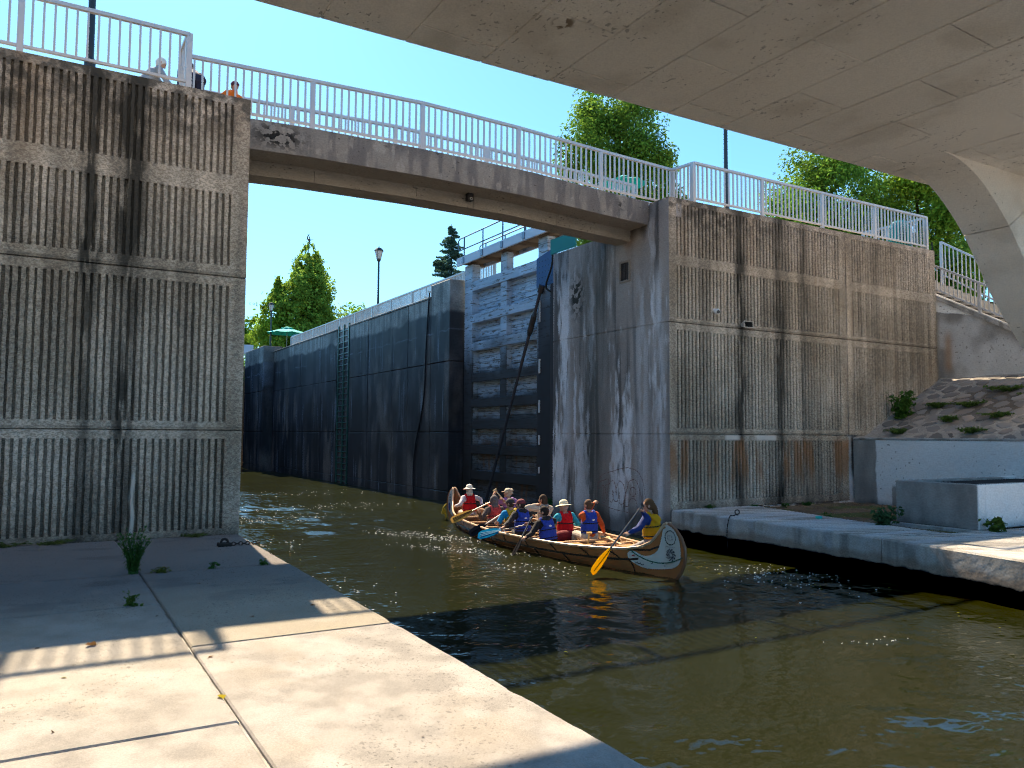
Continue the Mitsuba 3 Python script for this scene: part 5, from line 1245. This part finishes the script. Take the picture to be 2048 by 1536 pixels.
def finger_hand(W, d, n, s=1.0):
    """Palm and five fingers from the wrist W along d, palm normal n (fingers curl towards n)."""
    d = d / np.linalg.norm(d); n = n - d * (n @ d); n /= np.linalg.norm(n) + 1e-9; b_ = np.cross(d, n)
    out = [m3.Manifold.batch_hull([sph(W + b_ * o * 0.028 * s + d * l * s, 0.016 * s, 8) for o in (-1, 1) for l in (0.0, 0.075)])]
    for k_, (o, L) in enumerate(zip((-0.036, -0.012, 0.012, 0.034), (0.062, 0.074, 0.07, 0.055))):
        k0 = W + d * 0.08 * s + b_ * o * s; k1 = k0 + (d * 0.6 + n * 0.75) * L * 0.5 * s; k2 = k1 + (n * 0.75 - d * 0.55) * L * 0.5 * s
        out += [limb(k0, 0.010 * s, k1, 0.009 * s, 7), limb(k1, 0.009 * s, k2, 0.008 * s, 7)]
    t0 = W + d * 0.025 * s - b_ * 0.034 * s; t1 = t0 + (-b_ * 0.5 + d * 0.5 + n * 0.7) * 0.04 * s; t2 = t1 + (d * 0.4 + n * 0.8 + b_ * 0.5) * 0.03 * s
    return out + [limb(t0, 0.012 * s, t1, 0.010 * s, 7), limb(t1, 0.010 * s, t2, 0.008 * s, 7)]
SK = (0.42, 0.24, 0.165)
def person(label, hip, yw, lean, LH, RH, top, sleeve=1.0, vest=None, vest2=None, pants=(0.05, 0.05, 0.06), hair=(0.03, 0.02, 0.014), hairstyle='short', hat=None, hy=0.0, hp=0.0, group=None, seated=True, side=0.0, skin=SK, s=1.0, hood=None, badge=False, seed=0):
    key = thing('person', label, 'person', group)
    F, Rr, Up = frame(yw); hip = np.array(hip, float)
    sp_ = F * math.sin(lean) + Up * math.cos(lean) + Rr * side; sp_ /= np.linalg.norm(sp_)
    Fs = F - sp_ * (F @ sp_); Fs /= np.linalg.norm(Fs); Rs = np.cross(Fs, sp_)
    at = lambda a, f=0.0, r_=0.0: hip + (sp_ * a + Fs * f + Rs * r_) * s
    chest, neck = at(0.40), at(0.535)
    ell = lambda a, rx, ry, rz, f=0.0: orient(m3.Manifold.sphere(1.0, 14).scale([rx * s, ry * s, rz * s]), Fs, Rs, sp_, at(a, f))
    def torso(g_): return [m3.Manifold.batch_hull([ell(0.02, 0.165 + g_, 0.115 + g_, 0.10), ell(0.22, 0.145 + g_, 0.105 + g_, 0.08)]), m3.Manifold.batch_hull([ell(0.22, 0.145 + g_, 0.105 + g_, 0.08), ell(0.38, 0.165 + g_, 0.115 + g_, 0.09), ell(0.47, 0.12 + g_, 0.08 + g_, 0.05)])]
    HF, HR, _ = frame(yw + hy)
    HU = Up * math.cos(hp) - HF * math.sin(hp) * -1; HU = Up * math.cos(hp) + HF * math.sin(hp); HF2 = HF * math.cos(hp) - Up * math.sin(hp)
    hc = neck + (Up * 0.135 + HF * 0.035 + sp_ * 0.0) * s
    hd = lambda man, f=0.0, r_=0.0, u=0.0: orient(man, HF2, HR, HU, hc + (HF2 * f + HR * r_ + HU * u) * s)
    es = lambda a, b_, c: m3.Manifold.sphere(1.0, 16).scale([a * s, b_ * s, c * s])
    body = torso(0.0) + [limb(neck - sp_ * 0.06 * s, 0.062 * s, hc - HU * 0.05 * s, 0.053 * s)]
    body += [hd(es(0.076, 0.096, 0.112)), m3.Manifold.batch_hull([hd(es(0.06, 0.06, 0.05), 0.02, 0, -0.05), hd(es(0.035, 0.03, 0.03), 0.065, 0, -0.092)]), m3.Manifold.batch_hull([hd(es(0.008, 0.008, 0.01), 0.092, 0, 0.01), hd(es(0.016, 0.014, 0.012), 0.104, 0, -0.028)])]
    body += [hd(es(0.014, 0.026, 0.034), -0.008, sd * 0.078, -0.008) for sd in (-1, 1)]
    arms, hands = [], []
    for sd, H in ((-1, LH), (1, RH)):
        S = at(0.455, 0, sd * 0.185)
        if H is None: H = at(0.05, 0.30, sd * 0.13)
        E, W = ik(S, np.array(H, float), 0.285 * s, 0.26 * s, Rs * sd * 0.7 - Up * 0.8 - Fs * 0.2)
        arms.append((S, E, W)); d = (W - E) / np.linalg.norm(W - E)
        body += [limb(S, 0.060 * s, E, 0.042 * s), limb(E, 0.042 * s, W, 0.029 * s)] + finger_hand(W, d, -Up * 0.4 - Rs * sd * 0.6 + Fs * 0.2, s)
    legs = []
    for sd in (-1, 1):
        h0 = at(0.0, 0.0, sd * 0.095)
        if seated == 'kneel': kn = h0 + F * 0.40 * s - Up * 0.16 * s; an = kn - F * 0.36 * s - Up * 0.08 * s
        elif seated: kn = h0 + F * 0.42 * s + Up * 0.02 * s; an = kn - Up * 0.33 * s + F * 0.10 * s
        else: kn = h0 + F * 0.03 * s - Up * 0.42 * s; an = kn - Up * 0.41 * s - F * 0.02 * s
        legs.append((h0, kn, an)); toe = an + F * 0.17 * s - Up * 0.05 * s
        body += [limb(h0, 0.088 * s, kn, 0.056 * s), limb(kn, 0.056 * s, an, 0.038 * s), limb(an - Up * 0.03 * s, 0.038 * s, toe, 0.03 * s)]
    finish(key, uni(body), 'vc', skin, 0.04, 4)
    for sd in (-1, 1): finish(part(key, 'eye'), hd(es(0.009, 0.008, 0.007), 0.088, sd * 0.031, 0.012), 'vc_gloss', (0.02, 0.015, 0.012), 0.02, 0)
    sh = torso(0.016)
    for S, E, W in arms:
        if sleeve > 0.6: sh += [limb(S, 0.076 * s, E, 0.056 * s), limb(E, 0.056 * s, E + (W - E) * (sleeve * 0.96), 0.042 * s)]
        else: sh += [limb(S, 0.078 * s, S + (E - S) * 0.85, 0.062 * s)]
    sh += [limb(at(0.475, 0, -0.15), 0.062 * s, at(0.475, 0, 0.15), 0.062 * s)]
    finish(part(key, 'shirt'), uni(sh), 'vc_cloth', top, 0.03, 5, 0.007, seed)
    pn = [limb(legs[0][0], 0.125 * s, legs[1][0], 0.125 * s)]
    for h0, kn, an in legs: pn += [limb(h0, 0.105 * s, kn, 0.074 * s), limb(kn, 0.074 * s, an, 0.055 * s)]
    finish(part(key, 'trousers'), uni(pn), 'vc_cloth', pants, 0.035, 4, 0.006, seed + 3)
    if vest is not None:
        g_ = 0.058
        pan = lambda lo, hi, w: m3.Manifold.batch_hull([ell(lo, 0.155 + g_ * 0.7, 0.105 + g_, 0.02), ell(lo + 0.1, 0.158 + g_ * 0.7, 0.108 + g_, 0.03), ell(hi, w, 0.095 + g_, 0.05)])
        va = m3.Manifold.batch_hull([ell(0.09, 0.155 + g_ * 0.7, 0.108 + g_, 0.02), ell(0.24, 0.155 + g_ * 0.7, 0.112 + g_, 0.03)])
        vb = m3.Manifold.batch_hull([ell(0.24, 0.155 + g_ * 0.7, 0.112 + g_, 0.03), ell(0.36, 0.165, 0.115 + g_, 0.04), ell(0.485, 0.115, 0.095 + g_, 0.04)])
        st_ = [limb(at(0.40, f * 0.13, sd * 0.085), 0.042 * s, at(0.535, f * 0.02, sd * 0.105), 0.040 * s, 8) for sd in (-1, 1) for f in (-1, 1)]
        if vest2 is None:
            finish(part(key, 'life_vest'), uni([va, vb] + st_), 'vc_cloth', vest, 0.03, 5, 0.004, seed + 5)
        else:
            finish(part(key, 'life_vest'), uni([vb] + st_), 'vc_cloth', vest, 0.03, 5, 0.004, seed + 5)
            finish(part(key, 'life_vest'), va, 'vc_cloth', vest2, 0.03, 4, 0.004, seed + 6)
        m_ = MB(); q = 16
        for a_ in (0.13, 0.30):
            gg = np.linspace(0, 2 * math.pi, q + 1); m_.tube(np.array([at(a_, math.sin(t) * (0.112 + g_ + 0.006), math.cos(t) * (0.16 + g_ * 0.7 + 0.004)) for t in gg]), 0.010 * s, 5, (0.015, 0.015, 0.018), cap=False)
        m_.build(part(key, 'strap'), 'vc')
        if badge:
            c_ = at(0.37, -0.176, 0.0); m_ = MB(); gg = np.linspace(0, 2 * math.pi, 17)[:-1]
            ring = np.array([c_ + Rs * math.cos(t) * 0.035 + sp_ * math.sin(t) * 0.02 for t in gg]); m_.add(np.vstack([ring, ring + Fs * 0.03]), [[j, (j + 1) % 16, (j + 1) % 16 + 16, j + 16] for j in range(16)], (0.6, 0.62, 0.66)); m_.add(np.vstack([ring, [c_]]), np.array([[j, 16, (j + 1) % 16] for j in range(16)]), (0.6, 0.62, 0.66)); m_.build(part(key, 'badge'), 'vc')
    cut_f = hd(m3.Manifold.cube([0.3 * s, 0.3 * s, 0.30 * s], True), 0.20, 0, -0.12)
    if hood is not None and hat != 'hood':
        finish(part(key, 'collar'), uni([limb(at(0.52, -0.05, -0.06), 0.06 * s, at(0.52, -0.05, 0.06), 0.06 * s), limb(at(0.50, -0.09, 0), 0.06 * s, at(0.54, 0.02, 0), 0.07 * s)]), 'vc_cloth', hood, 0.025, 4, 0.008, seed + 7)
    if hat == 'hood':
        finish(part(key, 'hood'), (uni([hd(es(0.105, 0.12, 0.14), -0.02, 0, 0.005), limb(neck - Fs * 0.05, 0.085 * s, neck + Up * 0.06, 0.085 * s)]) - hd(es(0.08, 0.12, 0.1), 0.12, 0, -0.01)), 'vc_cloth', hood, 0.025, 4, 0.006, seed + 8)
    else:
        hp_ = [hd(es(0.088, 0.106, 0.118), -0.012, 0, 0.014) - hd(es(0.09, 0.10, 0.135), 0.085, 0, -0.06)]
        if hairstyle == 'long': hp_ += [m3.Manifold.batch_hull([hd(es(0.088, 0.07, 0.08), -0.045, 0, 0.0), hd(es(0.095, 0.055, 0.06), -0.065, 0, -0.13), hd(es(0.075, 0.04, 0.05), -0.07, 0, -0.19)])]
        if hairstyle == 'tail': hp_ += [limb(hc - HF2 * 0.09 * s, 0.045 * s, hc - HF2 * 0.13 * s - Up * 0.12 * s, 0.055 * s), limb(hc - HF2 * 0.13 * s - Up * 0.12 * s, 0.055 * s, hc - HF2 * 0.15 * s - Up * 0.26 * s + HR * 0.03, 0.022 * s)]
        if hairstyle == 'bun': hp_ += [hd(es(0.05, 0.045, 0.045), -0.10, 0, 0.03)]
        if hairstyle == 'curly': hp_ += [hd(es(0.098, 0.105, 0.112), -0.015, 0, 0.03) - hd(es(0.09, 0.10, 0.135), 0.10, 0, -0.06)] + [hd(es(0.035, 0.035, 0.035), -0.02 + 0.09 * math.cos(t) * 0.9 - 0.02, 0.08 * math.sin(t), 0.05 + 0.05 * math.cos(3 * t)) for t in np.linspace(0, 6.28, 14)]
        finish(part(key, 'hair'), uni(hp_), 'vc_cloth', hair, 0.02, 3, 0.006, seed + 9)
    if isinstance(hat, tuple) and hat[0] == 'sun':
        crown = hd(es(0.095, 0.112, 0.085), -0.006, 0, 0.075) - hd(m3.Manifold.cube([0.4 * s, 0.4 * s, 0.2 * s], True), 0, 0, -0.055)
        finish(part(key, 'sun_hat'), crown, 'vc_cloth', hat[1], 0.02, 3, 0.003, seed)
        m_ = MB(); gg = np.linspace(0, 2 * math.pi, 29); rr_ = np.linspace(0.085, 0.185, 5)
        for o in (0, 0.006):
            P = np.array([[hc + (HR * math.cos(t) * r_ * 0.95 + HF2 * (math.sin(t) * r_ * 1.08 - 0.006) + HU * (0.052 - 0.35 * (r_ - 0.085) * (0.5 + 0.5 * abs(math.cos(t))) + 0.012 * math.sin(2 * t + 1) - o)) * s for t in gg] for r_ in rr_])
            m_.grid(P, hat[1])
        m_.build(part(key, 'hat_brim'), 'vc_cloth', smooth=True)
    if isinstance(hat, tuple) and hat[0] == 'cap':
        crown = hd(es(0.094, 0.112, 0.10), -0.008, 0, 0.035) - hd(m3.Manifold.cube([0.4 * s, 0.4 * s, 0.2 * s], True), 0, 0, -0.075)
        vis = m3.Manifold.batch_hull([hd(es(0.075, 0.02, 0.008), 0.085, 0, 0.035), hd(es(0.055, 0.03, 0.007), 0.155, 0, 0.022)])
        finish(part(key, 'cap'), crown, 'vc_cloth', hat[1], 0.02, 3, 0.002, seed); finish(part(key, 'visor'), vis, 'vc_cloth', hat[2] if len(hat) > 2 else hat[1], 0.02, 2)
    return key

def paddle(label, grip, tip, col, shaft=(0.5, 0.36, 0.2), bl=0.52, bw=0.105, flat=None, group=None, stripe=None):
    k_ = thing('paddle', label, 'paddle', group)
    a, c = np.array(grip, float), np.array(tip, float); d = (c - a) / np.linalg.norm(c - a)
    n_ = np.array([0, 0, 1.0]) if flat is None else np.array(flat, float); n_ = n_ - d * (n_ @ d); n_ /= np.linalg.norm(n_); w = np.cross(d, n_)
    m_ = MB(); m_.tube([a, c - d * bl * 0.9], 0.0165, 8, shaft); m_.build(part(k_, 'shaft'), 'vc_gloss')
    m_ = MB(); m_.bar(a - w * 0.055, a + w * 0.055, 0.036, 0.03, n_, shaft); m_.build(part(k_, 'grip'), 'vc_gloss')
    hull = m3.Manifold.batch_hull([sph(c - d * bl * t + w * bw * ww_ * sd, 0.006 + 0.006 * t, 7) for t, ww_ in ((0.02, 0.55), (0.12, 0.9), (0.4, 1.0), (0.7, 0.75), (1.0, 0.14)) for sd in (-1, 1)])
    b_ = part(k_, 'blade'); finish(b_, hull, 'vc_leaf' if col[0] > 0.7 else 'vc_flat', col, 0.1, 0)
    m_ = MB(); sc = stripe if stripe is not None else np.array(col) * 0.35
    for o in ((0,) if stripe is None else (-0.4, 0, 0.4)):
        m_.bar(c - d * bl * 0.97 + w * o * bw * 0.25 + n_ * 0.012, c - d * bl * 0.12 + w * o * bw + n_ * 0.010, 0.012, 0.012, n_, sc)
        m_.bar(c - d * bl * 0.97 + w * o * bw * 0.25 - n_ * 0.012, c - d * bl * 0.12 + w * o * bw - n_ * 0.010, 0.012, 0.012, n_, sc)
    m_.build(f'{b_}__rib', 'vc_flat')
    return k_

PAD = 'people paddling in the canoe'
BLU, RED = (0.025, 0.055, 0.33), (0.50, 0.012, 0.018)
cx = lambda y, off: 9.57 + (y - 10.7) * 0.0716 + off
yw0 = math.atan2(CD[0], CD[1])
def seat(y, off, ztop, s=1.0, extra=0.0): return (cx(y, off), y, ztop - (0.805 + extra) * s)
person('paddler in the bow with a white sun hat, white shirt and red life vest', seat(19.62, 0.0, 0.42, 1.0, 0.05), yw0, 0.05, (9.85, 19.75, -0.2), (10.55, 19.55, -0.18), (0.56, 0.52, 0.56), 0.95, RED, None, (0.45, 0.36, 0.28), (0.5, 0.45, 0.38), 'long', ('sun', (0.66, 0.64, 0.58)), 0.25, 0.1, PAD, seed=1)
person('paddler with a dark grey hood up and a faded red and grey life vest', seat(17.11, -0.42, 0.30, 1.0, 0.02), yw0, 0.10, (9.10, 17.0, -0.10), (9.62, 17.45, 0.0), (0.085, 0.07, 0.068), 1.0, (0.45, 0.06, 0.06), (0.17, 0.14, 0.125), (0.06, 0.05, 0.05), hat='hood', hood=(0.11, 0.095, 0.10), hy=-0.1, hp=0.0, group=PAD, seed=2)
person('paddler in a tan cap and lilac life vest raising both hands on the paddle', seat(18.05, 0.45, 0.375, 0.98, 0.02), yw0, 0.02, (10.21, 18.25, 0.22), (10.32, 17.95, 0.07), (0.23, 0.12, 0.30), 0.5, (0.24, 0.13, 0.34), None, (0.1, 0.1, 0.13), (0.42, 0.36, 0.28), 'curly', ('cap', (0.50, 0.42, 0.30)), -0.7, -0.05, PAD, seed=3)
person('paddler in a bright blue tee shirt, dark cap and black and yellow life vest', seat(16.10, -0.45, 0.29, 1.0), yw0, 0.14, (9.0, 15.98, -0.24), (9.60, 16.5, -0.10), (0.008, 0.24, 0.50), 0.5, (0.45, 0.30, 0.02), (0.03, 0.03, 0.035), (0.03, 0.05, 0.16), (0.05, 0.035, 0.025), 'short', ('cap', (0.055, 0.05, 0.05), (0.14, 0.12, 0.12)), -0.55, 0.1, PAD, seed=4)
person('paddler in a maroon cap, black top and blue life vest beside the sun-hatted one', seat(15.49, -0.5, 0.335, 1.02), yw0, 0.08, (8.72, 15.25, -0.30), (9.45, 15.95, -0.22), (0.028, 0.027, 0.03), 1.0, BLU, None, (0.025, 0.025, 0.03), (0.03, 0.022, 0.018), 'short', ('cap', (0.16, 0.04, 0.05), (0.2, 0.11, 0.13)), -0.75, 0.05, PAD, hood=(0.03, 0.03, 0.032), badge=True, seed=5)
person('paddler with shoulder-length brown hair and a beige jacket, no vest visible', seat(16.16, 0.45, 0.36, 1.02), yw0, 0.02, (10.2, 16.2, 0.10), (10.35, 16.45, -0.2), (0.52, 0.44, 0.35), 1.0, None, None, (0.10, 0.09, 0.09), (0.06, 0.035, 0.022), 'long', None, -0.6, 0.05, PAD, hood=(0.22, 0.20, 0.18), seed=6)
person('bare-headed dark-haired paddler in a black jacket and blue life vest, reaching down', seat(14.30, -0.48, 0.265, 1.0), yw0, 0.16, (8.70, 14.22, -0.36), (9.10, 14.75, -0.15), (0.018, 0.017, 0.02), 1.0, BLU, None, (0.02, 0.02, 0.024), (0.025, 0.018, 0.014), 'short', None, -0.65, 0.12, PAD, hood=(0.03, 0.028, 0.03), badge=True, side=-0.10, seed=7)
person('paddler with a cream sun hat, turquoise jacket and red life vest', seat(15.11, 0.42, 0.30, 0.97, 0.05), yw0, 0.02, (10.15, 15.42, -0.22), (10.75, 15.4, -0.3), (0.03, 0.36, 0.48), 1.0, RED, None, (0.05, 0.25, 0.35), (0.35, 0.3, 0.25), 'short', ('sun', (0.68, 0.64, 0.46)), -0.55, 0.12, PAD, seed=8)
person('paddler in an orange shirt and blue life vest with one hand raised to the brow', seat(14.09, 0.42, 0.435, 1.06), yw0, 0.0, (10.50, 14.28, 0.27), (10.74, 14.25, -0.36), (0.52, 0.085, 0.022), 1.0, BLU, None, (0.42, 0.37, 0.30), (0.11, 0.06, 0.035), 'bun', None, -0.3, -0.05, PAD, badge=True, seed=9)
person('stern paddler with a brown ponytail, navy shirt and golden yellow life vest', seat(11.42, 0.10, 0.655, 1.05), yw0 - 0.45, 0.06, (9.02, 11.26, 0.02), (9.42, 11.33, 0.38), (0.018, 0.035, 0.14), 1.0, (0.55, 0.27, 0.008), None, (0.22, 0.21, 0.21), (0.11, 0.055, 0.025), 'tail', None, -0.55, 0.05, PAD, seated='kneel', side=-0.05, seed=10)
paddle('paddle with a bright yellow blade held by the stern paddler', (9.40, 11.32, 0.50), (8.32, 11.39, -0.64), (0.85, 0.55, 0.01), (0.05, 0.05, 0.055), 0.56, 0.12, (-0.3, 0.9, 0.3))
paddle('black-bladed paddle dipping beside the dark-haired paddler in the black jacket', (9.15, 14.7, -0.02), (8.46, 14.30, -0.72), (0.014, 0.014, 0.016), (0.03, 0.03, 0.03), 0.46, 0.105, (-0.6, 0.3, 0.8))
paddle('paddle with a blue blade lying flat over the gunwale', (9.5, 14.7, -0.10), (8.56, 16.05, -0.52), (0.006, 0.15, 0.32), (0.2, 0.2, 0.2), 0.62, 0.115, (-0.75, -0.5, 0.75), None, (0.2, 0.4, 0.55))
paddle('paddle with a black blade and pale shaft in front of the blue tee shirt', (9.62, 16.45, 0.0), (8.70, 16.72, -0.58), (0.012, 0.014, 0.02), (0.55, 0.52, 0.48), 0.48, 0.105, (-0.7, -0.6, 0.6))
paddle('wooden paddle with dark stripes held by the hooded paddler', (9.62, 17.35, 0.10), (8.72, 17.75, -0.37), (0.42, 0.24, 0.06), (0.55, 0.40, 0.2), 0.60, 0.115, (-0.75, -0.5, 0.7), None, (0.05, 0.03, 0.02))
paddle('paddle held upright by the lilac-vested paddler', (10.2, 18.2, 0.32), (10.95, 17.9, -0.55), (0.5, 0.42, 0.05), (0.5, 0.42, 0.25), 0.5, 0.1, (0.3, 1, 0.2))
paddle('spare wooden paddle propped upright on its blade amidships', (9.55, 13.15, -0.20), (9.62, 13.35, -0.80), (0.55, 0.33, 0.08), (0.62, 0.42, 0.15), 0.3, 0.09, (0.3, 0.9, 0.2))
paddle('spare paddle lying lengthwise on the thwarts near the stern', (9.75, 12.35, -0.35), (10.35, 13.75, -0.37), (0.5, 0.36, 0.2), (0.55, 0.42, 0.28), 0.5, 0.09, (0, 0, 1))
bg = thing('dry_bag', 'dark red gear bag lying in the canoe between the seats', 'bag')
m = MB(); m.tube(spl([(9.75, 14.75, -0.5), (10.0, 14.72, -0.46), (10.3, 14.75, -0.48)], 4), [0.06, 0.11, 0.12, 0.125, 0.125, 0.125, 0.12, 0.12, 0.115, 0.11, 0.09, 0.06], 12, (0.16, 0.015, 0.02)); m.build(bg, 'vc_cloth', smooth=50)

# onlookers on the left pier
ON = 'people on top of the left pier'
person('grey-haired person in a pale grey top bending over behind the left railing', (1.42, 17.05, 8.62), 1.45, 0.70, (2.1, 17.0, 8.5), (2.1, 16.85, 8.5), (0.26, 0.28, 0.30), 1.0, None, None, (0.2, 0.2, 0.22), (0.62, 0.58, 0.52), 'short', None, 0.2, 0.6, ON, seated=False, seed=21)
person('person in a navy checked shirt bent forward with the back to the canal', (2.42, 16.9, 8.92), -0.1, 1.0, (2.3, 17.5, 8.5), (2.6, 17.5, 8.5), (0.018, 0.025, 0.075), 1.0, None, None, (0.02, 0.022, 0.04), (0.05, 0.04, 0.03), 'short', None, 0, 0.9, ON, seated=False, seed=22)
person('child in an orange hooded top leaning at the end of the left pier', (3.12, 16.75, 8.28), 2.6, 0.12, (3.2, 16.45, 8.45), (3.0, 16.45, 8.45), (0.70, 0.15, 0.015), 1.0, None, None, (0.05, 0.05, 0.08), (0.05, 0.03, 0.025), 'short', ('cap', (0.10, 0.03, 0.05)), 0.3, 0.15, ON, seated=False, s=0.86, hood=(0.65, 0.14, 0.015), seed=23)
